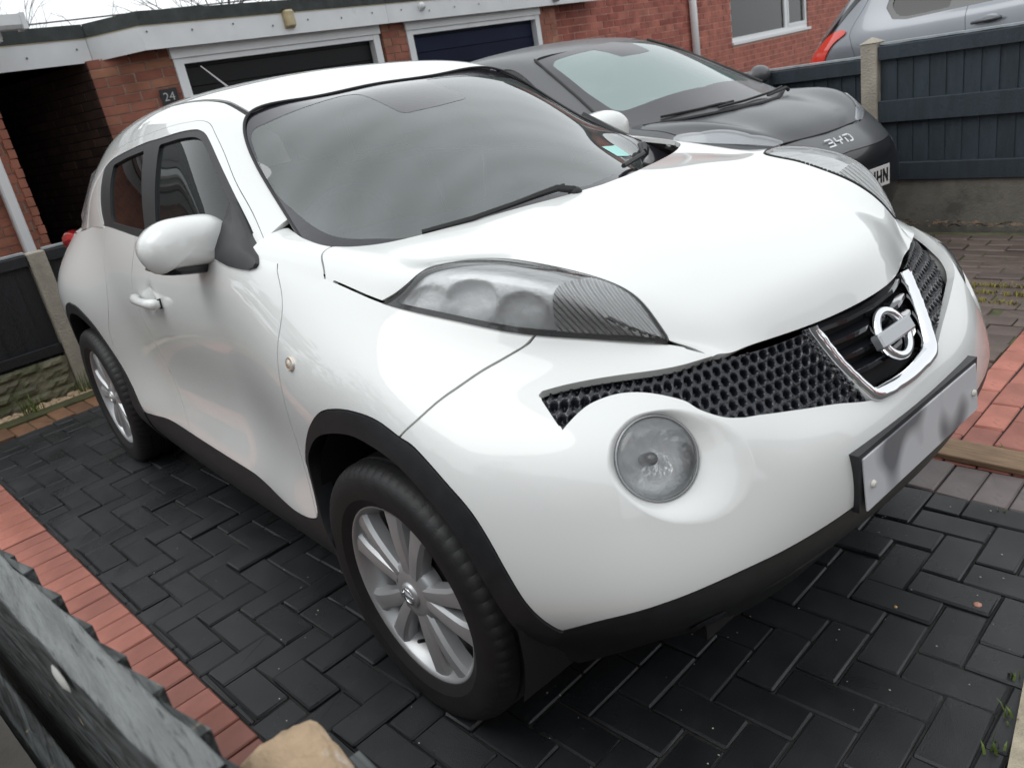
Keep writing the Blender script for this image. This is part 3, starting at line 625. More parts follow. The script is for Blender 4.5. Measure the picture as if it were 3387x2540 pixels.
for (xa, xb) in ((-1.7, -.458), (-.349, .5)):
    gbd = MB().box((xa, -.030, -.1), (xb, .02, .243), FLF).build('gravel_board', M_ROCK, LF); z = .002; k = 0; r = random.Random(int(xa * 10))
    for h in (.058, .062, .060, .055):
        x = xa + .003
        while x < xb - .01:
            l = min(r.uniform(.11, .26), xb - .003 - x)
            if l < .03: break
            V, F = rock(l, h, k + x); mb = MB().add([tuple(FLF @ Vector((x + v[0], v[1] - .030, z + v[2]))) for v in V], F); mb.build('rock_face', M_ROCK, gbd); x += l + .008; k += 1
        z += h + .004
# fence in the foreground, close to the lens
FG = empty('weathered_fence', (.5, -1.5, 0), 'weathered black timber fence top in the near bottom left corner', 'fence'); FGI = Matrix.Translation(-FG.location)
gd = Vector((.630, .071, 0)).normalized(); gn = Vector((gd.y, -gd.x, 0)); FFG = FGI @ Matrix(((gd.x, -gn.x, 0, .18), (gd.y, -gn.y, 0, -1.531), (0, 0, 1, 0), (0, 0, 0, 1)))        # -y is towards the street side
def weathered(name):
    m = bpy.data.materials.new(name); m.use_nodes = True; N, L = nodes(m); b = N['Principled BSDF']; b.inputs['Roughness'].default_value = .72
    t = N.new('ShaderNodeTexCoord'); mp = N.new('ShaderNodeMapping'); mp.inputs['Scale'].default_value = (3, 46, 46); L.new(t.outputs['Object'], mp.inputs[0]); n = N.new('ShaderNodeTexNoise'); n.inputs['Scale'].default_value = 2.2; n.inputs['Detail'].default_value = 7; n.inputs['Distortion'].default_value = .8; L.new(mp.outputs[0], n.inputs['Vector'])
    cr = N.new('ShaderNodeValToRGB'); e = cr.color_ramp.elements; e[0].position = .36; e[0].color = (.016, .018, .018, 1); e[1].position = .66; e[1].color = (.115, .125, .125, 1); L.new(n.outputs['Fac'], cr.inputs[0])
    n2 = N.new('ShaderNodeTexNoise'); n2.inputs['Scale'].default_value = 26; n2.inputs['Detail'].default_value = 6; L.new(t.outputs['Object'], n2.inputs['Vector']); r2 = N.new('ShaderNodeMapRange'); r2.inputs[1].default_value = .66; r2.inputs[2].default_value = .72; L.new(n2.outputs['Fac'], r2.inputs[0])
    x = N.new('ShaderNodeMix'); x.data_type = 'RGBA'; L.new(r2.outputs[0], x.inputs['Factor']); L.new(cr.outputs[0], x.inputs[6]); x.inputs[7].default_value = (.33, .28, .17, 1); L.new(x.outputs[2], b.inputs['Base Color'])
    bp = N.new('ShaderNodeBump'); bp.inputs['Strength'].default_value = .9; bp.inputs['Distance'].default_value = .004; L.new(n.outputs['Fac'], bp.inputs['Height']); L.new(bp.outputs[0], b.inputs['Normal']); return m
M_WEA = weathered('weathered_timber'); M_WEAT = pm('grey_worn_top', (.20, .21, .21), rough=.7, var=.35, vscale=9, bump=.7, bscale=35, stretch=(1, 12, 12), dark=(.05, .055, .055), dscale=16, dmix=.2)
def plankmesh(x0, x1, y0, y1, z0, z1, nx=90, ny=10, seed=0, amp=.003):
    """timber bar with a worn, grooved skin"""
    ring = [(y0 + (y1 - y0) * k / ny, z1) for k in range(ny + 1)] + [(y1, z1 + (z0 - z1) * k / 4) for k in range(1, 5)] + [(y1 + (y0 - y1) * k / 3, z0) for k in range(1, 4)] + [(y0, z0 + (z1 - z0) * k / ny) for k in range(1, ny)]
    V = []; m = len(ring); cy, cz = (y0 + y1) / 2, (z0 + z1) / 2
    for i in range(nx + 1):
        x = x0 + (x1 - x0) * i / nx
        for y, z in ring:
            d = amp * (mnoise.noise(Vector((x * 5, y * 110, z * 110 + seed))) + .5 * mnoise.noise(Vector((x * 22, y * 60, z * 60 + seed)))); l = math.hypot(y - cy, z - cz); V.append((x, y + (y - cy) / l * d, z + (z - cz) / l * d))
    F = [(i * m + j, i * m + (j + 1) % m, (i + 1) * m + (j + 1) % m, (i + 1) * m + j) for i in range(nx) for j in range(m)]; return V, F
V, F = plankmesh(-.9, .66, -.034, .0, .785, .90, seed=2, amp=.0045); MB().add([tuple(FFG @ Vector(v)) for v in V], F).build('fence_rail', M_WEA, FG, True)
V, F = plankmesh(-.9, .66, -.036, .003, .897, .9045, seed=4, amp=.0035); MB().add([tuple(FFG @ Vector((v[0], v[1] + .006 * mnoise.noise(Vector((v[0] * 7, 0, 1))), v[2]))) for v in V], F).build('rail_top', M_WEAT, FG, True)
V, F = plankmesh(-.9, .66, -.060, -.028, .40, .50, seed=8); MB().add([tuple(FFG @ Vector(v)) for v in V], F).build('fence_rail', M_WEA, FG, True)
MB().lathe([(.001, .004), (.012, .003), (.019, 0)], 9, FFG @ Matrix.Translation((.335, -.0385, .872)) @ Matrix.Rotation(math.pi / 2, 4, 'X') @ Matrix.Diagonal((1.5, .8, 1, 1))).build('dropping_spot', pm('bird_dropping', (.55, .55, .52), rough=.9), FG, True)  # whitish bird dropping on the rail's street face
x = -.9; r = random.Random(4)
while x < .64: 
    V = [(x, .002, .02), (x + .104, .002, .02), (x + .104, .016, .02), (x, .007, .02)]; zt = .890 + r.choice((0, 0, .006, .012)); V += [(a, b, zt + (.004 if a > x else -.006)) for a, b, _ in V]
    MB().add([tuple(FFG @ Vector(v)) for v in V], [(3, 2, 1, 0), (4, 5, 6, 7), (0, 1, 5, 4), (1, 2, 6, 5), (2, 3, 7, 6), (3, 0, 4, 7)]).build('fence_board', M_WEA, FG); x += .1
MB().box((-.9, -.16, .02), (.66, -.13, .62), FFG).build('outer_board', M_WEA, FG)
# gate pier with a rough stone on top, at the end of that fence
GP = MB().box((.705, -1.44, 0), (.85, -1.30, .70)).build('timber_post', M_WEA); tag(GP, 'dark timber gate post below the pale stone by the near fence end', 'post')
bm = bmesh.new(); bmesh.ops.create_icosphere(bm, subdivisions=4, radius=1)
for v in bm.verts:
    p = v.co.copy(); q = Vector((math.copysign(abs(p.x)**.7, p.x), math.copysign(abs(p.y)**.7, p.y), math.copysign(abs(p.z)**.7, p.z))); v.co = q * (1 + .14 * mnoise.noise(p * 1.7 + Vector((3, 1, 4))) + .05 * mnoise.noise(p * 5))
    v.co.x *= .060; v.co.y *= .058; v.co.z *= .050
me = bpy.data.meshes.new('stone'); bm.to_mesh(me); bm.free(); me.shade_smooth(); me.materials.append(pm('sandstone', (.50, .36, .23), rough=.85, var=.25, vscale=22, bump=.6, bscale=80, dark=(.62, .55, .47), dscale=18, dmix=.1))
ST = link(bpy.data.objects.new('stone', me)); ST.location = (.757, -1.392, .752); tag(ST, 'rough pale sandstone lump in the near bottom foreground, out of focus', 'stone')

# ------------------------------------------------------------------ TREES, SHRUB, WIRE
M_BARK = pm('bark', (.060, .052, .045), rough=.9, var=.3, vscale=8); M_TWIG = pm('twig', (.085, .075, .070), rough=.9)
def bare_tree(name, base, h, seed, label, group=None, spread=1., rad=.10, depth=6, twig=M_TWIG):
    r = random.Random(seed); root = empty(name, base, label, 'tree', group); tk = MB(); tw = MB()
    def grow(p, d, l, ra, k):
        pts = [p]; q = Vector(p); dd = Vector(d)
        for s in range(4): dd = (dd + Vector((r.gauss(0, .13), r.gauss(0, .13), r.gauss(0.02, .08)))).normalized(); q = q + dd * (l / 4); pts.append(tuple(q))
        (tk if k < 2 else tw).tube(pts, [ra * (1 - .11 * i) for i in range(5)], 6 if k < 2 else (4 if k < 4 else 3), cap=False)
        if k >= depth: return
        for c in range(3 if k < 4 else 2):
            ax = Vector((r.gauss(0, 1), r.gauss(0, 1), r.gauss(0, .5))).normalized(); nd = (dd + ax * (.55 + .35 * r.random()) * spread).normalized(); st = pts[r.choice((2, 3, 4))] if c else pts[-1]; grow(st, nd, l * r.uniform(.62, .82), ra * .58, k + 1)
    grow((0, 0, 0), (0, 0, 1), h * .30, rad, 0); tk.build('trunk', M_BARK, root, True); tw.build('crown', twig, root, True); return root
bare_tree('bare_tree', tuple(GF_(6.7, -.2, -14.5)), 5.6, 11, 'wide bare winter tree showing its twigs above the garage roof in the middle', 'bare trees behind the garages', 1.25, .14)
bare_tree('bare_tree', tuple(GF_(7.9, -.2, -15)), 5.6, 23, 'bare winter tree behind the garage roof right of the wide one', 'bare trees behind the garages', 1.2, .13)
bare_tree('bare_tree', tuple(GF_(4.1, 0, -14.0)), 4.6, 5, 'thin bare sapling beside the gutter at the far left', 'bare trees behind the garages', .8, .05, 5)
bare_tree('bare_tree', tuple(GF_(5.2, 0, -15.5)), 4.0, 31, 'small faint bare tree left of the mossy ridge behind the roof', 'bare trees behind the garages', 1., .06, 5)
rg = MB().add([tuple(GF_(s, z, n)) for s, n, z in ((5.35, -14.5, 2.75), (6.1, -14.5, 2.75), (6.1, -17, 2.75), (5.35, -17, 2.75), (5.55, -15.7, 3.2), (6.1, -15.7, 3.2))], [(0, 1, 5, 4), (2, 3, 4, 5), (0, 4, 3), (1, 2, 5), (3, 2, 1, 0)]); rg.add([tuple(GF_(s, z, n)) for z in (0, 2.75) for s, n in ((5.4, -14.6), (6.05, -14.6), (6.05, -16.9), (5.4, -16.9))], [(0, 1, 5, 4), (1, 2, 6, 5), (2, 3, 7, 6), (3, 0, 4, 7)])
tag(rg.build('shed', pm('mossy_roof', (.12, .125, .07), rough=.9, var=.4, vscale=5)), 'mossy green roofed outbuilding peeping over the flat garage roof', 'shed')
tag(MB().tube([tuple(GF_(-6, 3.05, -12)), tuple(GF_(2.0, 3.16, -11.9)), tuple(GF_(12, 3.42, -11.6))], .011, 5).build('overhead_wire', pm('cable_black', (.04, .04, .042), rough=.6)), 'thin overhead wire crossing the pale sky above the flat roof', 'wire')
SH = empty('shrub', tuple(E1 * -4.75 + E2 * -.66), 'evergreen shrub with narrow leaves in front of the left brick pier', 'shrub'); st, lv = MB(), MB(); r = random.Random(8)
for k in range(16):
    an, le = r.uniform(0, 6.28), r.uniform(.75, 1.38); tip = Vector((math.cos(an) * .17 * r.random(), math.sin(an) * .14 * r.random(), le)); st.tube([(0, 0, 0), tuple(tip * .5 + Vector((0, 0, .05))), tuple(tip)], [.010, .006, .003], 4, cap=False)
    for j in range(26):
        t = r.uniform(.35, 1.03); p = tip * t; a2 = r.uniform(0, 6.28); d = Vector((math.cos(a2), math.sin(a2), r.uniform(-.1, .7))).normalized(); l = r.uniform(.05, .085); s = d.cross(Vector((0, 0, 1))).normalized() * l * .17; m_ = p + d * l * .5
        lv.add([tuple(p), tuple(m_ + s), tuple(p + d * l), tuple(m_ - s)], [(0, 1, 2, 3)])
st.build('stem', M_BARK, SH); lv.build('foliage', pm('evergreen_leaf', (.05, .065, .025), rough=.45, var=.4, vscale=12, dark=(.10, .10, .05), dscale=20, dmix=.2), SH)
# across the street, behind the camera: seen only as dark shapes in glass and paint
def street_house(x, y, w, dp, hgt, rot, label):
    o = empty('house', (x, y, -.4), label, 'house', rot=(0, 0, rot)); MB().box((-w / 2, -dp / 2, 0), (w / 2, dp / 2, hgt)).build('wall', M_BRH, o); MB().add([(-w / 2 - .3, -dp / 2 - .3, hgt), (w / 2 + .3, -dp / 2 - .3, hgt), (w / 2 + .3, dp / 2 + .3, hgt), (-w / 2 - .3, dp / 2 + .3, hgt), (-w / 2 - .3, 0, hgt + dp * .38), (w / 2 + .3, 0, hgt + dp * .38)], [(0, 1, 5, 4), (2, 3, 4, 5), (0, 4, 3), (1, 2, 5), (3, 2, 1, 0)]).build('roof', M_TILE, o)
    for k in (-.3, .3):
        for z in (.9, 3.3): MB().box((w * k - .7, -dp / 2 - .04, z), (w * k + .7, -dp / 2 + .02, z + 1.2)).build('window', M_UPVC, o)
street_house(19, -4, 9, 8, 5.2, math.pi / 2 * -1, 'brick house across the street opposite the white car'); street_house(18, 9, 9, 8, 5.2, -math.pi / 2, 'brick house across the street to the left of the first'); street_house(6, -14, 9, 8, 5.2, math.pi, 'brick house beside the street beyond the weathered fence')
hm = MB(); r = random.Random(12)
for k in range(2600):
    x, y = r.uniform(-9, 3.2), r.gauss(-5.2, .45); z = r.uniform(-.1, 1) * (2.4 + 1.2 * math.sin(x * 1.3) + .6 * math.sin(x * 3.1)); s = r.uniform(.10, .22); d1 = Vector((r.gauss(0, 1), r.gauss(0, 1), r.gauss(0, 1))).normalized() * s; d2 = d1.cross(Vector((r.gauss(0, 1), r.gauss(0, 1), r.gauss(0, 1)))).normalized() * s * .6; q = Vector((x, y, z))
    hm.add([tuple(q - d1), tuple(q - d2), tuple(q + d1), tuple(q + d2)], [(0, 1, 2, 3)])
tag(hm.build('hedge', pm('hedge_leaf', (.035, .05, .025), rough=.6, var=.4, vscale=3)), kind='stuff')
# ------------------------------------------------------------------ WHITE CAR: control lattices of its smooth surfaces
WRAP=[
 [(-3.24,-.56,.24),(-3.30,-.58,.40),(-3.31,-.59,.55),(-3.29,-.59,.72),(-3.22,-.58,.88),(-3.10,-.55,1.07)],
 [(-3.05,-.70,.23),(-3.09,-.74,.38),(-3.09,-.755,.53),(-3.06,-.765,.70),(-3.00,-.755,.87),(-2.93,-.64,1.065)],
 [(-2.62,-.775,.21),(-2.62,-.83,.36),(-2.62,-.835,.51),(-2.62,-.845,.69),(-2.60,-.842,.87),(-2.60,-.725,1.075)],
 [(-2.22,-.785,.20),(-2.22,-.835,.34),(-2.22,-.825,.50),(-2.22,-.835,.69),(-2.22,-.835,.88),(-2.22,-.735,1.115)],
 [(-1.85,-.79,.20),(-1.85,-.835,.33),(-1.85,-.815,.50),(-1.85,-.818,.68),(-1.85,-.830,.88),(-1.85,-.762,1.130)],
 [(-1.40,-.795,.20),(-1.40,-.84,.33),(-1.40,-.812,.50),(-1.40,-.812,.68),(-1.40,-.832,.88),(-1.40,-.780,1.107)],
 [(-.95,-.795,.20),(-.95,-.84,.33),(-.95,-.812,.50),(-.95,-.812,.68),(-.95,-.835,.88),(-.95,-.785,1.100)],
 [(-.55,-.795,.20),(-.55,-.84,.33),(-.55,-.815,.50),(-.55,-.815,.68),(-.55,-.836,.88),(-.55,-.775,1.090)],
 [(-.22,-.795,.20),(-.22,-.84,.34),(-.22,-.825,.50),(-.22,-.828,.68),(-.22,-.830,.87),(-.20,-.735,1.035)],
 [(.07,-.795,.21),(.07,-.84,.35),(.07,-.832,.50),(.07,-.835,.67),(.07,-.815,.85),(.08,-.700,.980)],
 [(.33,-.75,.22),(.33,-.80,.36),(.34,-.83,.48),(.335,-.828,.65),(.32,-.770,.81),(.31,-.62,.936)],
 [(.48,-.56,.235),(.545,-.68,.36),(.585,-.748,.475),(.570,-.738,.65),(.53,-.680,.785),(.43,-.545,.915)],
 [(.56,-.43,.24),(.635,-.515,.36),(.708,-.578,.475),(.684,-.572,.650),(.652,-.525,.765),(.53,-.455,.885)],
 [(.595,-.30,.24),(.675,-.35,.36),(.755,-.385,.475),(.752,-.383,.645),(.705,-.360,.735),(.60,-.385,.850)],
 [(.61,-.15,.24),(.70,-.18,.36),(.778,-.193,.475),(.779,-.193,.632),(.735,-.187,.715),(.665,-.19,.843)],
 [(.612,0,.24),(.705,0,.36),(.785,0,.475),(.786,0,.627),(.750,0,.71),(.69,0,.853)],
]
HOOD=[
 [(-.62,-.780,1.097),(-.62,-.70,1.135),(-.55,-.50,1.14),(-.42,-.25,1.15),(-.38,0,1.155)],
 [(-.40,-.757,1.070),(-.395,-.690,1.105),(-.34,-.50,1.093),(-.22,-.25,1.108),(-.18,0,1.115)],
 [(-.20,-.735,1.035),(-.20,-.680,1.076),(-.16,-.50,1.075),(-.06,-.25,1.085),(-.02,0,1.09)],
 [(-.03,-.720,.997),(-.03,-.672,1.050),(.0,-.49,1.062),(.07,-.25,1.068),(.10,0,1.07)],
 [(.08,-.700,.980),(.08,-.661,1.049),(.11,-.475,1.051),(.17,-.25,1.056),(.20,0,1.058)],
 [(.20,-.664,.958),(.20,-.632,1.045),(.22,-.45,1.040),(.28,-.24,1.040),(.31,0,1.041)],
 [(.31,-.62,.936),(.31,-.602,1.027),(.33,-.42,1.015),(.385,-.23,1.017),(.42,0,1.020)],
 [(.43,-.545,.915),(.415,-.553,.985),(.425,-.385,.984),(.48,-.21,.989),(.52,0,.992)],
 [(.53,-.455,.885),(.505,-.475,.912),(.515,-.345,.940),(.57,-.19,.951),(.61,0,.955)],
 [(.565,-.425,.866),(.565,-.40,.872),(.585,-.31,.893),(.63,-.17,.908),(.66,0,.913)],
 [(.587,-.415,.852),(.597,-.375,.849),(.62,-.29,.846),(.665,-.16,.848),(.69,0,.853)],
]
GREEN=[
 [(-.36,-.690,1.06),(-.645,-.617,1.195),(-.865,-.562,1.345),(-.96,-.497,1.422),(-1.0,-.27,1.441),(-1.02,0,1.447)],
 [(-.70,-.777,1.098),(-.88,-.695,1.255),(-1.08,-.585,1.412),(-1.12,-.50,1.465),(-1.17,-.27,1.492),(-1.2,0,1.500)],
 [(-1.05,-.785,1.100),(-1.17,-.708,1.26),(-1.30,-.592,1.43),(-1.32,-.505,1.487),(-1.36,-.27,1.522),(-1.38,0,1.531)],
 [(-1.5,-.778,1.110),(-1.55,-.705,1.27),(-1.62,-.592,1.428),(-1.65,-.505,1.492),(-1.7,-.275,1.537),(-1.72,0,1.548)],
 [(-2.0,-.755,1.125),(-2.0,-.69,1.265),(-2.02,-.583,1.405),(-2.05,-.495,1.475),(-2.1,-.27,1.525),(-2.12,0,1.537)],
 [(-2.4,-.715,1.100),(-2.4,-.655,1.245),(-2.43,-.552,1.372),(-2.45,-.47,1.438),(-2.5,-.255,1.485),(-2.52,0,1.497)],
 [(-2.93,-.635,1.06),(-2.88,-.57,1.20),(-2.86,-.48,1.31),(-2.86,-.41,1.365),(-2.88,-.23,1.40),(-2.9,0,1.41)],
]
SCREEN=[
 [(-.28,-.668,.975),(-.16,-.50,.982),(.02,-.25,1.02),(.09,0,1.03)],
 [(-.44,-.655,1.072),(-.33,-.49,1.082),(-.18,-.25,1.107),(-.12,0,1.114)],
 [(-.645,-.617,1.195),(-.55,-.47,1.220),(-.44,-.24,1.239),(-.39,0,1.246)],
 [(-.79,-.584,1.292),(-.73,-.45,1.325),(-.66,-.23,1.345),(-.63,0,1.351)],
 [(-.905,-.545,1.377),(-.90,-.42,1.403),(-.885,-.21,1.424),(-.875,0,1.430)],
 [(-.96,-.497,1.422),(-.985,-.39,1.4345),(-1.0,-.20,1.443),(-1.02,0,1.447)],
]
M_PAINT = pm('white_paint', (.80, .815, .80), rough=.45, coat=1.0, ctilt=.03, bump=.02, bscale=900)
M_TRIM = pm('black_trim', (.018, .019, .021), rough=.42, var=.25, vscale=30, bump=.15, bscale=500)
M_GLOSSBLK = pm('gloss_black', (.012, .013, .016), rough=.12, coat=.5)
M_RUBBER = pm('rubber', (.016, .016, .017), rough=.62)
M_LINER = pm('arch_liner', (.008, .008, .009), rough=.9)
M_CHROME = pm('chrome', (.82, .83, .85), rough=.06, metal=1)
M_TYRE = pm('tyre_rubber', (.014, .014, .015), rough=.55, var=.25, vscale=20, bump=.1, bscale=200)
M_ALLOY = pm('alloy_silver', (.52, .53, .54), rough=.38, metal=.55, var=.06, vscale=15, dark=(.30, .30, .30), dscale=14, dmix=-.2)
M_DISC = pm('brake_steel', (.06, .058, .055), rough=.5, metal=.8)
M_FRIT = pm('screen_border', (.022, .020, .026), rough=.10, coat=.6, var=.3, vscale=40, bump=.06, bscale=90)
M_CABIN = pm('cabin_plastic', (.03, .032, .034), rough=.7)
M_SEAT = pm('seat_cloth', (.045, .047, .05), rough=.9, var=.2, vscale=60)
M_RED = pm('red_lens', (.62, .03, .04), rough=.15, coat=1)
M_GLASS, _ = thin_glass('side_glass', (.30, .36, .36), haze=.06, haze_col=(.25, .30, .30))
M_PRIV, _ = thin_glass('dark_side_glass', (.05, .045, .045), haze=.03, haze_col=(.2, .2, .2))
M_LENS, _ = thin_glass('lamp_lens', (.97, .98, .98), refl_rough=.06, haze=.04, haze_col=(.9, .92, .93))
def screen_glass():
    m, fac = thin_glass('screen_glass', (.55, .66, .66), refl_rough=.02, haze=.34, haze_col=(.40, .45, .445), spec=1.8); N, L = nodes(m)
    tc = N.new('ShaderNodeTexCoord'); mp = N.new('ShaderNodeMapping'); mp.inputs['Location'].default_value = (.02, .16, -1.03); L.new(tc.outputs['Object'], mp.inputs[0])
    w = N.new('ShaderNodeTexWave'); w.wave_type = 'RINGS'; w.rings_direction = 'SPHERICAL'; w.inputs['Scale'].default_value = 2.2; w.inputs['Distortion'].default_value = 2.6; w.inputs['Detail'].default_value = 4; w.inputs['Detail Scale'].default_value = 2.2
    L.new(mp.outputs[0], w.inputs['Vector'])
    n = N.new('ShaderNodeTexNoise'); n.inputs['Scale'].default_value = 3.5; n.inputs['Detail'].default_value = 5; L.new(tc.outputs['Object'], n.inputs['Vector'])
    a = N.new('ShaderNodeMath'); a.operation = 'MULTIPLY_ADD'; a.inputs[1].default_value = .05; a.inputs[2].default_value = .10; L.new(w.outputs['Fac'], a.inputs[0])
    b = N.new('ShaderNodeMath'); b.operation = 'MULTIPLY_ADD'; b.inputs[1].default_value = .26; L.new(n.outputs['Fac'], b.inputs[0]); L.new(a.outputs[0], b.inputs[2])
    L.new(b.outputs[0], fac); return m
M_SCREEN = screen_glass()

CAR = empty('parked_car', (0, 0, 0), 'white compact crossover car with round front lamps parked nose-out on black paving', 'car')
def UZ(V): return np.stack([V[:, 0] + V[:, 1] + .85, V[:, 2]], 1)
def XZ(V): return V[:, [0, 2]]
def XY(V): return V[:, [0, 1]]
def YZ(V): return V[:, [1, 2]]
def uz(P): return [(p[0] + p[1] + .85, p[2]) for p in P]
def both(sh, name, mat, fl=.014, parent=None):
    o = sh.flange(fl).build(name, mat, parent or CAR); sh.mirror().flange(fl).build(name, mat, parent or CAR); return o

def flare(V):
    x, z = V[:, 0], V[:, 2]; d = np.zeros(len(V))
    for cx, amp in ((0., .043), (-2.50, .024)):
        rho = np.hypot(x - cx, z - .325); b = smooth01((.92 - rho) / .48) * smooth01((z - .22) / .2)
        b = b * (smooth01((.60 - x) / .30) if cx == 0 else smooth01((x + 3.2) / .25)); d = np.maximum(d, amp * b)
    return d
_C = np.array(WRAP, float); NCOL = len(WRAP); _hd = np.array(HOOD, float)
_st = []                                                            # a support row past the crest keeps wing and bonnet tangent
for row in _C:
    e = row[5]; x = e[0]
    if -.60 < x < .5: dlt = np.array([np.interp(x, _hd[:9, 0, 0], (_hd[:9, 1] - _hd[:9, 0])[:, k]) for k in range(3)])
    else: dlt = (row[5] - row[4]) * .35 + np.array([0, .02, 0.])
    _st.append(e + dlt)
_C = np.concatenate([_C, np.array(_st)[:, None]], 1)
_G = _C.copy(); _G[11, 3:5] = [(.577, -.737, .65), (.51, -.665, .785)]; _G[12, 3:5] = [(.704, -.572, .650), (.635, -.515, .76)]; _G[13, 4] = (.695, -.357, .733)   # the mesh sits behind the bumper's lamp swell
def full(C): m = C[-2::-1].copy(); m[..., 1] *= -1; return np.concatenate([C, m[:3]], 0)
_C, _G = full(_C), full(_G)
def wrap_sheet(n0, n1, r0=(0, NCOL - 1), r1=(0, 5), C=None):
    P = patch(_C if C is None else C, n0, n1, r0, r1); S = Sheet.grid(P, (0.3, -1, 0)); S.V[:, 1] -= flare(S.V) * np.clip(-S.N[:, 1] * 1.2, 0, 1)
    S = S.refit(); c = np.abs(S.V[:, 1]) < 1e-6; S.N[c, 1] = 0; return S
SIDE = wrap_sheet(16, 12)
FRONT = wrap_sheet(26, 20, (9, NCOL - 1))
_hh = np.array(HOOD, float); _ex_ = .58 * _hh[:, 1] + .42 * _hh[:, 2]; _ex_[4:8, 2] += .007; _ex_[8, 2] += .004; _hh = np.insert(_hh, 2, _ex_, axis=1)
_hs = mirror_cols(_hh); _rw = np.array(WRAP, float)
_d4 = np.stack([np.interp(_hs[:, 0, 0], _rw[:11, 5, 0], (_rw[:11, 4] - _rw[:11, 5])[:, k]) for k in range(3)], 1) * .6; _d4m = _d4 * (1, -1, 1)
_hs = np.concatenate([(_hs[:, 0] + _d4)[:, None], _hs, (_hs[:, -1] + _d4m)[:, None]], 1)
_H = patch(_hs, 16, 14, (None, None), (1, _hs.shape[1] - 2)); HOODS = Sheet.grid(_H, (0, 0, 1))
for _r in (0, 1):                                                   # share crest normals between wing and bonnet sheets
    pass
REDGE = _H[:, 0, :]                                                # bonnet/lamp lower edge, right side, rear -> front
_rp = np.array([q for a, b in zip(REDGE[:-1], REDGE[1:]) for q in np.linspace(a, b, 12, endpoint=False)])
for _S, _nz in ((SIDE, 5 * 12 + 1), (FRONT, 5 * 20 + 1)):
    for _i in range(_nz - 1, len(_S.V), _nz):
        if -.60 < _S.V[_i, 0] < .55 and _S.V[_i, 1] < -.38: _S.V[_i] = _rp[np.argmin(((_rp - _S.V[_i])**2).sum(1))]
GREENS = Sheet.grid(patch(mirror_cols(GREEN), 16, 12), (0, 0, 1))
_ge = patch(mirror_cols(GREEN), 16, 24)[0]; _ge = _ge[_ge[:, 1] <= 1e-6]; _sc = np.array(SCREEN, float)
for _k in range(5): _z = _sc[_k, 0, 2]; _sc[_k, 0] = [np.interp(_z, _ge[:80, 2], _ge[:80, q]) for q in range(3)] if _z > _ge[0, 2] else _sc[_k, 0]
for _k in range(4): _y = _sc[5, _k, 1]; _i = np.argmin(np.abs(_ge[60:, 1] - _y)) + 60; _sc[5, _k] = _ge[_i]
SCR = Sheet.grid(patch(mirror_cols(_sc), 16, 14), (0, 0, 1))

# ---- curves on the body (unrolled side coordinate, height)
rarch = [(-2.93, -.80, .46), (-2.86, -.84, .545), (-2.80, -.855, .62), (-2.72, -.86, .71), (-2.62, -.865, .775), (-2.52, -.872, .803), (-2.434, -.874, .803), (-2.352, -.871, .789), (-2.243, -.864, .735), (-2.183, -.854, .659), (-2.127, -.845, .577), (-2.054, -.844, .485), (-1.973, -.85, .383)]
sillc = [(-1.961, -.849, .372), (-1.841, -.833, .382), (-1.681, -.832, .393), (-1.34, -.834, .391), (-.927, -.834, .389), (-.623, -.844, .393), (-.45, -.855, .405), (-.36, -.872, .425)]
farch = [(-.345, -.872, .45), (-.353, -.867, .50), (-.356, -.862, .568), (-.314, -.866, .638), (-.229, -.876, .719), (-.143, -.881, .776), (-.068, -.878, .802), (.015, -.873, .813), (.099, -.867, .809), (.172, -.864, .787), (.215, -.861, .774), (.291, -.861, .729), (.351, -.857, .682), (.387, -.854, .632), (.419, -.849, .563), (.441, -.839, .503), (.46, -.823, .46), (.477, -.797, .424)]
bbot = [(.483, -.796, .424), (.56, -.762, .465), (.631, -.713, .492), (.683, -.646, .508), (.722, -.562, .516), (.75, -.457, .516), (.765, -.36, .517), (.777, -.2, .520), (.785, 0, .521)]
WB = poly(crv(uz([(-3.35, -.3, .47), (-3.2, -.6, .46)] + rarch)), crv(uz(sillc)), crv(uz(farch)), crv(uz(bbot)))
BLACKP = np.concatenate([WB, [(2.2, .521), (2.2, -1), (-4.5, -1), (-4.5, .47)]])
ARCH_F, ARCH_R, ARCH_RAD = (.025, .385), (-2.47, .385), .372
def f_white(V): return -sdp(UZ(V), BLACKP) + .0015
def f_black(V): return sdp(UZ(V), BLACKP) + .0015
OPENF = poly([(-.25, -.5), (-.262, .2)], crv([(-.290, .385), (-.322, .452), (-.338, .53), (-.322, .606), (-.228, .685), (-.136, .728), (-.019, .755), (.062, .753), (.145, .737), (.213, .707), (.285, .659), (.334, .608), (.367, .54), (.389, .467), (.396, .391)]), [(.385, .2), (.38, -.5)])
def f_open(V): return np.maximum(-sdp(XZ(V), OPENF), ARCH_RAD - np.hypot(V[:, 0] - ARCH_R[0], V[:, 2] - ARCH_R[1]))
def left_of(curve, coord=UZ, g=.002, big=9):
    """f <= 0 on the tail side of a top-to-bottom seam curve"""
    c = np.array(curve, float); P = np.concatenate([c, [(c[-1][0], -big), (-big, -big), (-big, big), (c[0][0], big)]]); return lambda V: sdp(coord(V), P) + g
def right_of(curve, coord=UZ, g=.002, big=9):
    f = left_of(curve, coord, 0, big); return lambda V: -f(V) + g
S_BUMP = crv(uz([(.345, -.58, .96), (.328, -.621, .927), (.306, -.672, .905), (.28, -.719, .887), (.257, -.758, .869), (.232, -.798, .849), (.199, -.843, .815), (.172, -.864, .788), (.15, -.87, .76)]))
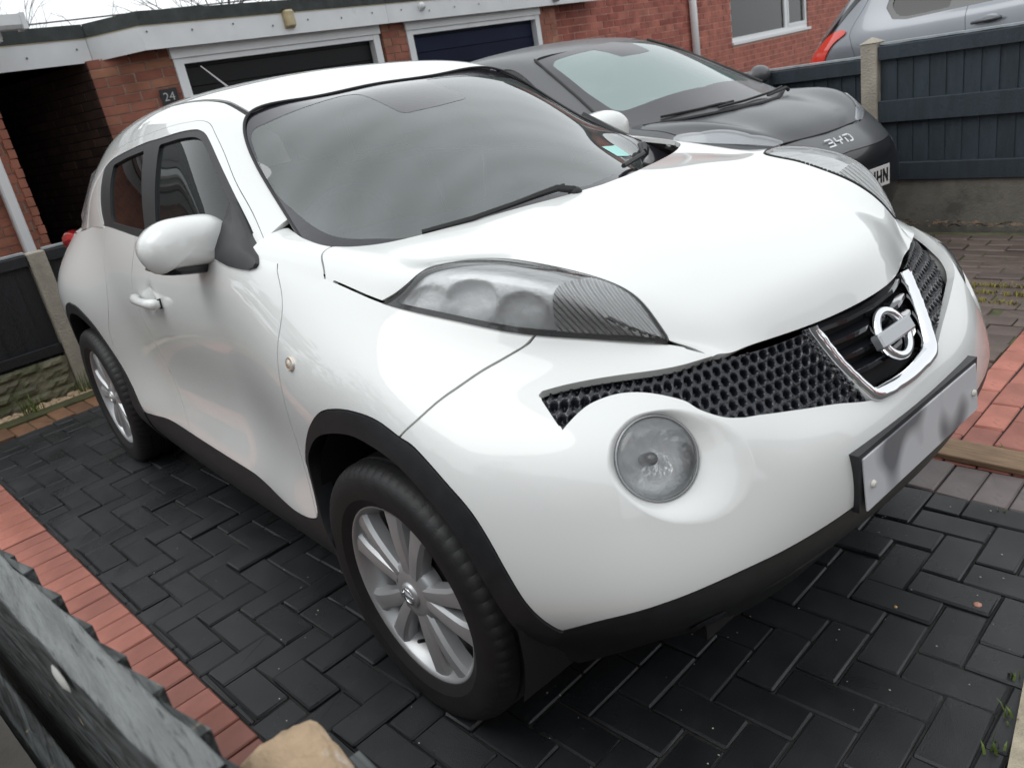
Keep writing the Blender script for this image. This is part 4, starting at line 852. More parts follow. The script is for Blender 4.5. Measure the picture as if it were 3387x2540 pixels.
S_DOOR = crv(uz([(-.50, -.72, 1.15), (-.425, -.757, 1.08), (-.405, -.767, 1.058), (-.37, -.78, 1.021), (-.351, -.794, .989), (-.346, -.808, .958), (-.351, -.818, .933), (-.36, -.835, .88), (-.375, -.84, .80), (-.39, -.845, .70), (-.39, -.85, .55), (-.37, -.86, .42), (-.36, -.86, .3)]))
S_BPOST = crv([(-1.49 + .07, 1.2), (-1.47 + .06, 1.11), (-1.55 + .02, .95), (-1.555 + .02, .80), (-1.53 + .03, .60), (-1.47 + .03, .42), (-1.44, .3)])
S_REAR = crv([(-1.98 + .09, 1.2), (-1.97 + .09, 1.13), (-1.93 + .05, 1.03), (-1.92 + .02, .92), (-1.96, .82), (-2.06, .72), (-2.10, .62), (-2.05, .5), (-1.98, .38), (-1.9, .2)])
white = SIDE.clip(f_white)
both(white.clip(left_of(S_REAR)), 'quarter_panel', M_PAINT)
rdoor = both(white.clip(right_of(S_REAR)).clip(left_of(S_BPOST)), 'rear_door', M_PAINT)
fdoor_sh = white.clip(right_of(S_BPOST)).clip(left_of(S_DOOR))
_q = ((fdoor_sh.V[:, 0] + 1.372) / .036)**2 + ((fdoor_sh.V[:, 2] - .913) / .050)**2; fdoor_sh = Sheet(fdoor_sh.V + np.array([0, 1., 0]) * (.016 * np.sqrt(np.clip(1 - _q, 0, 1)))[:, None], fdoor_sh.T)
fdoor = fdoor_sh.flange(.014).build('front_door', M_PAINT, CAR); fdoor_l = fdoor_sh.mirror().flange(.014).build('front_door', M_PAINT, CAR)

# ---- bonnet, wing tops
hrear = [(-.030, 0), (-.036, -.06), (-.055, -.16), (-.112, -.305), (-.165, -.42), (-.205, -.51), (-.235, -.585), (-.262, -.637), (-.301, -.662)]
shut = [(-.301, -.662), (-.297, -.678), (-.292, -.693), (-.279, -.706), (-.239, -.7285), (-.20, -.76)]
lamp_up = [(-.033, -.722), (.014, -.698), (.046, -.672), (.066, -.625), (.095, -.565), (.16, -.526), (.241, -.503), (.355, -.470), (.44, -.452), (.50, -.455), (.520, -.456)]
r5 = [(p[0] + .02 * (p[0] > .3), p[1] - .05 * min(1, (p[0] + .035) / .1) * min(1, max(0, (.523 - p[0]) / .03))) for p in REDGE if p[0] > -.035 and p[0] < .523]
LAMPP = poly(crv(lamp_up), r5[::-1])
edgeR = [(p[0], p[1] + .0035) for p in REDGE if p[0] > -.21]
fr = [(p[0] - .0, p[1]) for p in _H[-1] if p[1] <= 0]
HOODP_R = poly(crv(hrear), crv(shut)[:-1], edgeR, [(q[0] - .001, q[1]) for q in fr])
HOODP = poly(HOODP_R, [(p[0], -p[1]) for p in HOODP_R[::-1]])
def f_lamp(V): W = XY(V).copy(); W[:, 1] = -np.abs(W[:, 1]); return sdp(W, LAMPP)
hood = HOODS.clip(lambda V: sdp(XY(V), HOODP)).clip(lambda V: -f_lamp(V) + .004)
hood.flange(.016).build('bonnet', M_PAINT, CAR)
wingtop = poly(crv([(-.305, -.666), (-.344, -.672), (-.39, -.672), (-.441, -.669), (-.505, -.657), (-.557, -.647)]), [(-.557, -.9), (-.15, -.9), (-.15, -.735)], [(x - .004, y - .003) for x, y in crv(shut)[::-1]][2:])
wt = HOODS.clip(lambda V: sdp(XY(V), wingtop))
fender = white.clip(right_of(S_DOOR)).clip(left_of(S_BUMP)); fd = fender.join(wt)
def on_crest(a): return np.min(np.linalg.norm(REDGE - a * (1, -1 if a[1] > 0 else 1, 1), axis=1)) < .012 and a[0] < -.235
_w = np.array([on_crest(v) for v in fd.V])
_ci = np.where(_w)[0]
for i in _ci: fd.V[i] = fd.V[i]
_src = fd.N[_ci].copy(); _pv = fd.V[_ci]
for i, v in zip(_ci, _pv): q = np.exp(-(((_pv - v)**2).sum(1)) / .018**2); n = (_src * q[:, None]).sum(0); fd.N[i] = n / np.linalg.norm(n)
def keep_c(a, b): return not (on_crest(a) and on_crest(b))
fd.flange(.014, keep_c).build('front_wing', M_PAINT, CAR); fd.mirror().flange(.014, keep_c).build('front_wing', M_PAINT, CAR)

# ---- front bumper with its grille and lamp openings
GRT = [(.404, -.692, .849), (.407, -.685, .853), (.451, -.642, .859), (.506, -.576, .861), (.566, -.473, .857), (.588, -.414, .855)]
GRL = [(.671, -.445, .763), (.657, -.476, .773), (.643, -.496, .784), (.623, -.512, .798), (.602, -.524, .814), (.570, -.552, .829), (.541, -.580, .837), (.515, -.611, .838), (.492, -.649, .831), (.479, -.679, .818), (.468, -.702, .803)]
GRB = [(.76, 0, .676), (.757, -.06, .678), (.749, -.145, .690), (.731, -.23, .713), (.712, -.308, .731), (.693, -.37, .746), (.680, -.415, .757)]
GRP = poly(crv(uz(GRB)), crv(uz(GRL)), crv(uz(GRT)), [(1.05, .90), (1.75, .90), (1.75, .676)])
RIM = np.array([(.550, -.660, .790), (.561, -.618, .809), (.588, -.575, .811), (.615, -.539, .803), (.644, -.507, .784), (.668, -.483, .762), (.690, -.470, .734), (.705, -.472, .702), (.712, -.483, .676), (.712, -.508, .647), (.704, -.539, .629), (.689, -.578, .623), (.667, -.620, .630), (.641, -.658, .648), (.612, -.688, .679), (.583, -.702, .715), (.565, -.700, .742), (.555, -.685, .768)])
_r = crv(np.concatenate([RIM[-2:], RIM, RIM[:3]]), 5); RIMC = np.array(_r[10:10 + 90])
RIMP = np.array([(p[0] + p[1] + .85, p[2]) for p in RIMC])
frontw = FRONT.clip(f_white).clip(right_of(S_BUMP))
bumper = frontw.clip(lambda V: -sdp(UZ(V), GRP)).clip(lambda V: -sdp(UZ(V), RIMP))
def not_mid(a, b): return not (abs(a[1]) < 1e-5 and abs(b[1]) < 1e-5)
def not_rim(a, b): m = (a + b) / 2; return not_mid(a, b) and abs(sdp(np.array([[m[0] - abs(m[1]) + .85, m[2]]]), RIMP)[0]) > .003
bumper.join(bumper.mirror()).flange(.022, not_rim).build('front_bumper', M_PAINT, CAR)
# lamp bowl: from the bumper skin down to the round lens
LC, LN, LR = np.array([.594, -.604, .733]), np.array([.80, -.40, .45]), .0765; LN /= np.linalg.norm(LN)
_ex = np.cross([0, 0, 1.], LN); _ex /= np.linalg.norm(_ex); _ey = np.cross(LN, _ex)
def nearest(S, P): k = np.argmin(((S.V[None] - P[:, None])**2).sum(2), 1); return S.V[k], S.N[k]
_e = bumper.border(); _mid = (bumper.V[_e[:, 0]] + bumper.V[_e[:, 1]]) / 2; _e = _e[np.abs(sdp(UZ(_mid), RIMP)) < .003]
_nx = {int(a): int(b) for a, b in _e}; _k = int(_e[0][0]); _lp = []
for _ in range(len(_nx)):
    _lp.append(_k); _k = _nx.get(_k)
    if _k is None or _k == _lp[0]: break
RIMC, rn = bumper.V[_lp], bumper.N[_lp]
_rp = RIMC - LC; ang = np.arctan2(_rp @ _ey, _rp @ _ex); LENSR = LC + LR * (np.cos(ang)[:, None] * _ex + np.sin(ang)[:, None] * _ey)
inw = LENSR - RIMC; ln = np.linalg.norm(inw, axis=1, keepdims=True); tan = inw - rn * (inw * rn).sum(1, keepdims=True); tan /= np.maximum(np.linalg.norm(tan, axis=1, keepdims=True), 1e-6)
rows = []
for t in np.linspace(0, 1, 14):
    Q = RIMC + tan * ln * .38 - rn * ln * .02; rows.append((1 - t)**2 * RIMC + 2 * t * (1 - t) * Q + t * t * LENSR)
rows.append(LENSR - LN * .02)
G = np.array(rows); G = np.concatenate([G, G[:, :1]], 1); bez = Sheet.grid(G, LN); bez.N[:G.shape[1]] = np.concatenate([rn, rn[:1]])
_a = bez.N.reshape(G.shape); _a[:, 0] = _a[:, -1] = (_a[:, 0] + _a[:, -1]) / 2
bez.build('lamp_surround', M_PAINT, CAR); bez.mirror().build('lamp_surround', M_PAINT, CAR)
M_REFL = pm('reflector', (.85, .87, .88), rough=.2, metal=.35, bump=.5, bscale=26)
M_BULB = pm('bulb_shield', (.10, .10, .105), rough=.3, metal=.6)
for sg in (1, -1):
    c = Vector((LC[0], LC[1] * sg, LC[2])); n = Vector((LN[0], LN[1] * sg, LN[2])); F = frame(c, (0, sg, .2), n)
    lamp = MB().lathe([(LR * 1.02, -.004), (LR * 1.02, .004), (LR * .965, .007), (LR * .955, -.002), (LR * .955, -.02)], 48, F).build('round_headlamp', pm('lamp_ring', (.35, .36, .37), rough=.25, metal=.7), CAR, True)
    MB().lathe([(LR * .96 * math.cos(a), .004 + .022 * math.sin(a)) for a in np.linspace(0, math.pi / 2 - .001, 9)], 48, F).build('lens', M_LENS, lamp, True)
    MB().lathe([(LR * .95, -.002), (LR * .90, -.02), (LR * .72, -.045), (LR * .45, -.062), (LR * .16, -.07), (.001, -.07)], 48, F).build('reflector', M_REFL, lamp, True)
    MB().lathe([(.012, -.07), (.013, -.03), (.010, -.02), (.001, -.018)], 16, F).build('bulb', M_BULB, lamp, True)

# ---- mesh grille, chrome V, slats, badge
GFINE = wrap_sheet(70, 44, (9, NCOL - 1), (3, 5), _G)
VO = poly([(-.2075, .848), (-.205, .835), (-.186, .768), (-.152, .703), (-.136, .685), (-.105, .678), (0, .673)], [(.105, .678), (.136, .685), (.152, .703), (.186, .768), (.205, .835), (.2075, .848)])
VI = poly([(-.182, .848), (-.178, .835), (-.160, .775), (-.131, .722), (-.118, .711), (-.095, .707), (0, .703)], [(.095, .707), (.118, .711), (.131, .722), (.160, .775), (.178, .835), (.182, .848)])
mesh = GFINE.clip(lambda V: sdp(UZ(V), GRP) - .004).clip(lambda V: -sdp(YZ(V), np.concatenate([VO, [(.23, .9), (-.23, .9)]])) - .004)
W = UZ(mesh.V); pu, pz = .0275, .0185; vrow = np.round(W[:, 1] / pz); sh_u = W[:, 0] + (vrow % 2) * pu / 2 + (W[:, 1] - .75) * .25
du = sh_u - np.round(sh_u / pu) * pu; dz = W[:, 1] - vrow * pz
rho = np.hypot(du / .0105, dz / .0068); dep = -.012 - .016 * smooth01((1.0 - rho) / .35) + .0035 * smooth01((1.25 - rho) / .2) * smooth01((rho - .95) / .1) * (dz < 0)
mesh = Sheet(mesh.V + mesh.N * dep[:, None], mesh.T)
both(mesh, 'mesh_grille', pm('mesh_black', (.014, .016, .022), rough=.22, coat=.3), 0.002)
gv = FRONT.clip(lambda V: V[:, 2] - .90).clip(lambda V: .62 - V[:, 2]); gv = gv.join(gv.mirror())
gv.clip(lambda V: sdp(YZ(V), np.concatenate([VO, [(.23, .9), (-.23, .9)]]))).offset(-.035).build('grille_backing', M_LINER, CAR)
def resample(P, n): P = np.asarray(P); s = np.concatenate([[0], np.cumsum(np.linalg.norm(np.diff(P, axis=0), axis=1))]); t = np.linspace(0, s[-1], n); return np.stack([np.interp(t, s, P[:, k]) for k in range(2)], 1)
_o, _i = resample(crv(VO, 5), 90), resample(crv(VI, 5), 90); V = []; F = []; _sx = lambda q: gv.V[np.argmin(((gv.V[:, 1:] - q)**2).sum(1)), 0]
_ys, _zs = np.linspace(-.25, .25, 41), np.linspace(.64, .9, 27)
_gx = np.array([[_sx(np.array([y, z])) for z in _zs] for y in _ys])
def gx(y, z): i = np.clip((y + .25) / .5 * 40, 0, 39.999); j = np.clip((z - .64) / .26 * 26, 0, 25.999); a, b = int(i), int(j); u, v = i - a, j - b; return (_gx[a, b] * (1 - u) + _gx[a + 1, b] * u) * (1 - v) + (_gx[a, b + 1] * (1 - u) + _gx[a + 1, b + 1] * u) * v
for o_, i_ in zip(_o, _i):
    for t, h in ((0, -.03), (0, .004), (.12, .0115), (.3, .015), (.6, .0135), (.85, .006), (1, -.006), (1.05, -.035)):
        q = o_ + (i_ - o_) * t; V.append((gx(q[0], min(q[1], .87)) + h * .9 - max(0, q[1] - .84) * .15, q[0], q[1] + h * .4))
for k in range(89):
    for j in range(7): F.append((k * 8 + j, k * 8 + j + 1, (k + 1) * 8 + j + 1, (k + 1) * 8 + j))
_b = MB(); _b.add(V, F); _b.build('chrome_surround', M_CHROME, CAR, angle=50)
for k, zc in enumerate((.735, .768, .801, .832)):
    hw = np.interp(zc, [.70, .722, .775, .90], [.10, .128, .158, .19]); P = []
    for y in np.linspace(-hw, hw, 15): P.append((np.interp(abs(y), [0, .1, .2], [.0, -.008, -.035]) + np.interp(zc, [.70, .853], [.738, .672]), y, zc))
    V = []; F = []
    for p in P:
        for dx, dzz in ((.012, -.004), (.010, .004), (-.012, .010), (-.02, .006), (-.02, -.006)): V.append((p[0] + dx, p[1], p[2] + dzz))
    for i in range(14):
        for j in range(5): F.append((i * 5 + j, i * 5 + (j + 1) % 5, (i + 1) * 5 + (j + 1) % 5, (i + 1) * 5 + j))
    obj('grille_bar', V, F, M_GLOSSBLK, CAR, smooth=False)
BF = frame((.722, 0, .772), (0, 1, 0), (.86, 0, .51))
badge = MB().lathe([(.057, 0), (.058, .012), (.054, .017), (.044, .017), (.040, .012), (.040, 0)], 48, BF).build('badge', M_CHROME, CAR, True)
MB().box((-.068, -.016, .002), (.068, .016, .022), BF, .004).build('badge_bar', pm('badge_grey', (.42, .43, .45), rough=.25, metal=.7), badge)

# ---- black lower trim: arches, sills, lower bumper
black = SIDE.clip(f_black).clip(f_open); fblack = FRONT.clip(f_black).clip(f_open)
cF, cR = [(-.36, 1), (-.36, -1)], [(-1.96, 1), (-1.96, -1)]; cB = crv([(.49 - .796 + .85, .5), (.49 - .796 + .85, .43), (.40 - .79 + .85, .3), (.36 - .78 + .85, .1)])
both(black.clip(right_of(cF)).clip(left_of(cB, g=.001)).offset(.004), 'wheel_arch_trim', M_TRIM, .05)
both(black.clip(right_of(cR)).clip(left_of(cF)), 'sill_trim', M_TRIM, .05)
both(black.clip(left_of(cR)).clip(right_of([(-2.95, 1), (-2.95, -1)])).offset(.004), 'wheel_arch_trim', M_TRIM, .05)
both(black.clip(left_of([(-2.95, 1), (-2.95, -1)])), 'rear_lower_bumper', M_TRIM, .03)
lb = fblack.clip(right_of(cB, g=.001)); y0 = lb.V
# recessed slot and a blanked fog-lamp oval pressed into the lower bumper
wv = UZ(lb.V); slot = smooth01((.055 - np.abs(lb.V[:, 2] - (.375))) / .02) * smooth01((.40 - np.abs(lb.V[:, 1])) / .06)
lb = Sheet(lb.V - np.array([1., 0, 0]) * (slot * .015)[:, None], lb.T)
lb.join(lb.mirror()).flange(.04, not_mid).build('lower_bumper', M_TRIM, CAR)
for sg in (1, -1):
    c, n = nearest(FRONT, np.array([(.60, -.52, .33)])); F = frame((c[0][0] + .004, c[0][1] * sg, c[0][2]), (0, 1, 0), (n[0][0], n[0][1] * sg, n[0][2]))
    MB().lathe([(.001, .006), (.035, .006), (.043, 0)], 28, F @ Matrix.Diagonal((.8, 1.25, 1, 1))).build('fog_lamp_blank', M_GLOSSBLK, CAR, True)
for sg in (-1, 1):
    for (cx, cz) in (ARCH_F, ARCH_R):                               # wheel wells
        V = []; F = []; n = 24
        for k in range(n + 1):
            a = math.radians(-25 + 230 * k / n)
            for y in (.845, .48): V.append((cx + .385 * math.cos(a), sg * y, cz + .385 * math.sin(a)))
        for k in range(n): F.append((2 * k, 2 * k + 1, 2 * k + 3, 2 * k + 2))
        k = len(V); V.append((cx, sg * .48, cz)); F += [(2 * i + 1, 2 * i + 3, k) for i in range(n)]
        obj('wheel_well', V, F, M_LINER, CAR)
fl = MB(); fl.box((-3.2, -.62, .24), (-2.9, .62, .30)); fl.box((-2.05, -.74, .21), (-.40, .74, .27)); fl.box((-2.95, -.47, .22), (.46, .47, .28)); fl.box((.40, -.50, .25), (.58, .50, .45)); fl.build('underbody', M_LINER, CAR)

# ---- round-the-glass body: roof, pillars, door frames, posts
yd = lambda x: np.interp(x, [-2.9, -2.45, -2.05, -1.5, -1.12, -.97], [.385, .448, .472, .482, .477, .488])
roof = GREENS.clip(lambda V: np.abs(V[:, 1]) - (yd(V[:, 0]) - .009))
roof.flange(.02).build('roof', M_PAINT, CAR)
ditch = GREENS.clip(lambda V: np.abs(np.abs(V[:, 1]) - yd(V[:, 0])) - .010).offset(-.006)
ditch.build('roof_ditch_moulding', M_RUBBER, CAR)
GR = GREENS.clip(lambda V: V[:, 1] + .25)
DF = poly(crv([(-.558, 1.111), (-.662, 1.174), (-.795, 1.253), (-.926, 1.339), (-1.019, 1.394), (-1.071, 1.4195), (-1.127, 1.432), (-1.18, 1.4345), (-1.325, 1.435), (-1.517, 1.428), (-1.76, 1.415), (-2.04, 1.392), (-2.12, 1.376), (-2.19, 1.35)]), [(-2.20, 1.30), (-2.12, 1.20), (-1.965, 1.128), (-1.93, .9), (-.5, .9), (-.5, 1.09)])
WIN = poly(crv([(-.60, 1.122), (-.625, 1.139), (-.739, 1.208), (-.886, 1.299), (-.989, 1.361), (-1.053, 1.394), (-1.091, 1.405), (-1.131, 1.411), (-1.24, 1.412), (-1.433, 1.404), (-1.564, 1.400), (-1.771, 1.385), (-2.004, 1.365), (-2.10, 1.348), (-2.15, 1.328), (-2.148, 1.305), (-2.109, 1.26), (-2.078, 1.225), (-2.021, 1.175), (-1.958, 1.138)], 4), [(-1.94, .9), (-.6, .9)])
side = GR.clip(lambda V: np.abs(V[:, 1]) * -1 + yd(V[:, 0]) + .010).clip(lambda V: V[:, 0] + .5605)
side = side.clip(lambda V: -sdp(XZ(V), DF) + .0005)
both(side, 'pillar_and_rail', M_PAINT)
frm = GR.clip(lambda V: sdp(XZ(V), DF) + .0005).clip(lambda V: -sdp(XZ(V), WIN))
ff = frm.clip(lambda V: -(V[:, 0] + 1.505)); fr_ = frm.clip(lambda V: V[:, 0] + 1.508)
both(ff, 'door_frame', M_PAINT, .012); both(fr_, 'door_frame', M_PAINT, .012)
winr = GR.clip(lambda V: sdp(XZ(V), WIN))
GF = poly([(-.735, 1.115), (-.735, 1.190)], [(-.890, 1.287), (-.992, 1.348), (-1.05, 1.378), (-1.095, 1.390), (-1.14, 1.394), (-1.24, 1.394), (-1.41, 1.386)], [(-1.27, 1.117), (-1.0, 1.114)])
GB = poly([(-1.395, 1.132), (-1.565, 1.376), (-1.771, 1.362), (-1.98, 1.342), (-1.955, 1.30), (-1.85, 1.165), (-1.82, 1.148)])
def outside(*Ps): return lambda V: np.max([-sdp(XZ(V), P) for P in Ps], 0)
both(winr.clip(outside(GF, GB)).offset(-.003), 'window_surround', pm('window_rubber', (.010, .011, .012), rough=.5, var=.2, vscale=25), .012)
gfs, gbs = winr.clip(lambda V: sdp(XZ(V), GF) - .008).offset(-.011), winr.clip(lambda V: sdp(XZ(V), GB) - .008).offset(-.011)
gfs.build('door_glass', M_GLASS, CAR); gfs.mirror().build('door_glass', M_GLASS, CAR); gbs.build('rear_door_glass', M_PRIV, CAR); gbs.mirror().build('rear_door_glass', M_PRIV, CAR)
# closing panel at the tail
P = []
for z, x in ((1.41, -2.89), (1.30, -2.98), (1.12, -3.08), (1.0, -3.16), (.85, -3.24), (.7, -3.28), (.5, -3.31), (.24, -3.25)):
    hw = np.interp(z, [.24, .9, 1.07, 1.2, 1.41], [.56, .585, .60, .58, .42]); P.append([(x + .06 * (abs(t)**3), t * hw, z + (-.04 * t * t if z > 1.35 else 0)) for t in np.linspace(-1, 1, 13)])
tg = Sheet.grid(np.array(P), (-1, 0, .2)); tg.build('tailgate', M_PAINT, CAR)
for sg in (-1, 1):
    t = []; 
    for (x, y, z, w, h) in ((-2.68, .715, 1.048, .01, .012), (-2.78, .705, 1.042, .03, .026), (-2.90, .695, 1.025, .045, .045), (-3.02, .66, .995, .05, .07), (-3.12, .60, .95, .035, .09), (-3.17, .56, .90, .01, .06)):
        t.append([(x, sg * (y + w * math.cos(a)), z + h * math.sin(a)) for a in np.linspace(0, 2 * math.pi, 17)])
    Sheet.grid(np.array(t), (0, sg, .3)).build('tail_lamp', M_RED, CAR)

# ---- windscreen
clr_R = [(-.075, 0), (-.085, -.06), (-.101, -.132), (-.160, -.30), (-.209, -.375), (-.271, -.448), (-.337, -.515), (-.375, -.561), (-.41, -.592), (-.45, -.608), (-.51, -.613), (-.60, -.608), (-.663, -.602), (-.763, -.581), (-.839, -.555), (-.875, -.54), (-.895, -.523), (-.905, -.502), (-.903, -.449), (-.905, -.352), (-.91, -.253), (-.913, -.195)]
tab = [(-.895, -.165), (-.861, -.152), (-.70, -.156), (-.66, -.152), (-.643, -.13), (-.632, -.03), (-.645, .075), (-.665, .10), (-.72, .105), (-.86, .12), (-.895, .13), (-.913, .16)]
clr_L = [(x, -y) for x, y in clr_R[1:-1]][::-1]
CLR = poly(crv(clr_R, 3), crv(tab, 3), crv(clr_L, 3))
scr = SCR.offset(-.004)
scr.clip(lambda V: sdp(XY(V), CLR) - .001).build('windscreen', M_SCREEN, CAR)
scr.clip(lambda V: -sdp(XY(V), CLR)).offset(.0008).flange(.006).build('windscreen_border', M_FRIT, CAR)
edge = [tuple(p) for p in patch(mirror_cols(GREEN), 16, 12)[0]][4:-4]
MB().tube([(x + .006, y, z - .001) for x, y, z in edge], .0045, 8).build('windscreen_seal', M_RUBBER, CAR, True)
st = scr.clip(lambda V: np.abs(V[:, 1] - .385) - .075).clip(lambda V: np.abs(V[:, 0] + .318 - (V[:, 1] - .385) * -.55) - .030).offset(.0016)
st.build('screen_sticker', pm('sticker', (.42, .78, .72), rough=.6), CAR)
MB().box((-.80, -.10, 1.285), (-.775, .10, 1.345), None, .006).build('interior_mirror', M_CABIN, CAR)
# wipers
def wiper(pts, blade):
    w = MB().tube(pts, [.011, .010, .008, .006][:len(pts)], 6).build('wiper', M_RUBBER, CAR)
    MB().tube(blade, .007, 6).build('wiper_blade', M_RUBBER, w)
wiper([(-.045, -.085, 1.098), (-.062, -.13, 1.112), (-.088, -.185, 1.105), (-.12, -.28, 1.094)], [(-.066, -.10, 1.112), (-.10, -.24, 1.100), (-.135, -.36, 1.090), (-.20, -.47, 1.082)])
wiper([(-.365, .575, 1.095), (-.33, .535, 1.11), (-.25, .44, 1.103)], [(-.385, .575, 1.105), (-.22, .40, 1.102), (-.10, .17, 1.108)])
for sg in (-1, 1): MB().lathe([(.018, -.03), (.018, .006), (.010, .012), (.001, .012)], 14, frame((-.045 if sg < 0 else -.37, -.085 if sg < 0 else .58, 1.092), (1, 0, 0), (.3, 0, 1))).build('wiper_pivot', M_RUBBER, CAR, True)

# ---- swept headlamps along the wing crests
def bulge(S, amp, w):
    P = XY(S.V).copy(); P[:, 1] = -np.abs(P[:, 1]); d = -sdp(P, LAMPP); return amp * np.sqrt(np.clip(d / w, 0, 1)) if amp > 0 else amp * smooth01(d / w)
lp = HOODS.clip(lambda V: V[:, 1]).clip(lambda V: f_lamp(V) + .004)
lens = Sheet(lp.V + lp.N * bulge(lp, .006, .04)[:, None], lp.T)
_r5 = REDGE[(REDGE[:, 0] > -.06) & (REDGE[:, 0] < .56)]
def edge3(V): W_ = V.copy(); W_[:, 1] = -np.abs(W_[:, 1]); return np.sqrt(((W_[:, None] - _r5[None])**2).sum(2)).min(1)
def up2(V):
    Q = XY(V).copy(); Q[:, 1] = -np.abs(Q[:, 1]); c = np.array(crv(lamp_up, 8)); return np.sqrt(((Q[:, None] - c[None])**2).sum(2)).min(1)
seal = HOODS.clip(lambda V: V[:, 1]).clip(lambda V: f_lamp(V) + .0005).clip(lambda V: np.minimum(edge3(V) - .011, up2(V) - .0065)).offset(.002)
def bowls(V):
    d = np.zeros(len(V)) - .012
    for (x, y, z, rx, rz, am) in ((.085, -.675, 1.0, .055, .034, .016), (.19, -.650, 1.0, .060, .046, .030), (.30, -.612, .975, .050, .040, .022)):
        q = ((V[:, 0] - x) / rx)**2 + ((V[:, 2] - z) / rz)**2; d -= am * np.sqrt(np.clip(1 - q, 0, 1))
    return d
back = lp.offset(bowls).refit()
M_HLREF = pm('headlamp_bowl', (.93, .94, .95), rough=.25, metal=.0, bump=.7, bscale=30, var=.10, vscale=18)
M_TURN = pm('turn_lens', (.93, .93, .93), rough=.22, metal=0)
_N, _L = nodes(M_TURN); _w = _N.new('ShaderNodeTexWave'); _w.inputs['Scale'].default_value = 38; _w.bands_direction = 'DIAGONAL'; _b = _N.new('ShaderNodeBump'); _b.inputs['Strength'].default_value = .9; _b.inputs['Distance'].default_value = .01
_t = _N.new('ShaderNodeTexCoord'); _L.new(_t.outputs['Object'], _w.inputs['Vector']); _L.new(_w.outputs['Fac'], _b.inputs['Height']); _L.new(_b.outputs[0], _N['Principled BSDF'].inputs['Normal'])
for sg in (1, -1):
    fx = (lambda s: s) if sg == 1 else (lambda s: s.mirror())
    h = fx(seal).flange(.008).build('headlamp', M_RUBBER, CAR)
    fx(lens).build('lens', M_LENS, h)
    fx(back.clip(lambda V: V[:, 0] - .36)).build('reflector', M_HLREF, h); fx(back.clip(lambda V: .36 - V[:, 0]).offset(.012)).build('turn_reflector', M_TURN, h)
    MB().lathe([(.001, .028), (.010, .024), (.014, .010), (.013, -.02)], 14, frame((.385, -.548 * sg, .945), (1, 0, 0), (.3, -.3 * sg, .9))).build('indicator_bulb', pm('amber', (.85, .25, .05), rough=.2), h, True)

# ---- number plate and its holder
pf = []; 
for y in np.linspace(-.272, .272, 13): pf.append((.793 - .02 * (abs(y) / .27)**2.5 * 0, y))
xb = [(np.interp(abs(y), [0, .2, .28], [.784, .778, .768]) - .012, y) for y in np.linspace(.272, -.272, 13)]
MB().prism(pf + xb, .124, Matrix.Translation((0, 0, .509))).build('plate_holder', M_TRIM, CAR)
def plate_mat():
    m = pm('plate_white', (.60, .61, .635), rough=.35); N, L = nodes(m); t = N.new('ShaderNodeTexCoord'); s = N.new('ShaderNodeMapping'); s.inputs['Scale'].default_value = (1, 9, 8); L.new(t.outputs['Object'], s.inputs[0])
    n = N.new('ShaderNodeTexNoise'); n.inputs['Scale'].default_value = 1.1; n.inputs['Detail'].default_value = 0; L.new(s.outputs[0], n.inputs['Vector'])
    r = N.new('ShaderNodeMapRange'); r.inputs[1].default_value = .48; r.inputs[2].default_value = .68; L.new(n.outputs['Fac'], r.inputs[0])
    x = N.new('ShaderNodeMix'); x.data_type = 'RGBA'; x.inputs[6].default_value = (.60, .61, .635, 1); x.inputs[7].default_value = (.17, .175, .19, 1); L.new(r.outputs[0], x.inputs['Factor']); L.new(x.outputs[2], N['Principled BSDF'].inputs['Base Color']); return m
pl = MB().box((-.002, -.26, -.0555), (.003, .26, .0555), Matrix.Translation((.797, 0, .567)) @ Matrix.Rotation(math.radians(-4), 4, 'Y'), .0015).build('number_plate', plate_mat(), CAR)
for y in (-.235, .235): MB().lathe([(.001, .006), (.007, .005), (.008, 0)], 12, frame((.801, y, .560), (0, 1, 0), (1, 0, 0))).build('plate_screw', pm('screw_cap', (.75, .72, .66), rough=.5), pl, True)

# ---- door mirrors
MIRO = np.array([(-.962, 1.147), (-.951, 1.168), (-.921, 1.190), (-.880, 1.2015), (-.836, 1.2015), (-.775, 1.195), (-.745, 1.184), (-.719, 1.158), (-.706, 1.123), (-.704, 1.091), (-.710, 1.067), (-.724, 1.060), (-.770, 1.0615), (-.815, 1.0635), (-.880, 1.0725), (-.911, 1.0735), (-.934, 1.070), (-.9475, 1.082), (-.959, 1.105), (-.964, 1.126)])
def shell(outline, x0, depth, prof, name, mat, parent, sg):
    C = crv(np.concatenate([outline[-2:], outline, outline[:3]]), 4); C = np.array(C[8:8 + 4 * len(outline)]); c = C.mean(0); rows = []
    for s, dx in prof: rows.append([(x0 + depth * dx, sg * -1 * (c[0] + (p[0] - c[0]) * s), c[1] + (p[1] - c[1]) * s) for p in list(C) + [C[0]]])
    S = Sheet.grid(np.array(rows), (1, 0, 0)); return S.build(name, mat, parent)
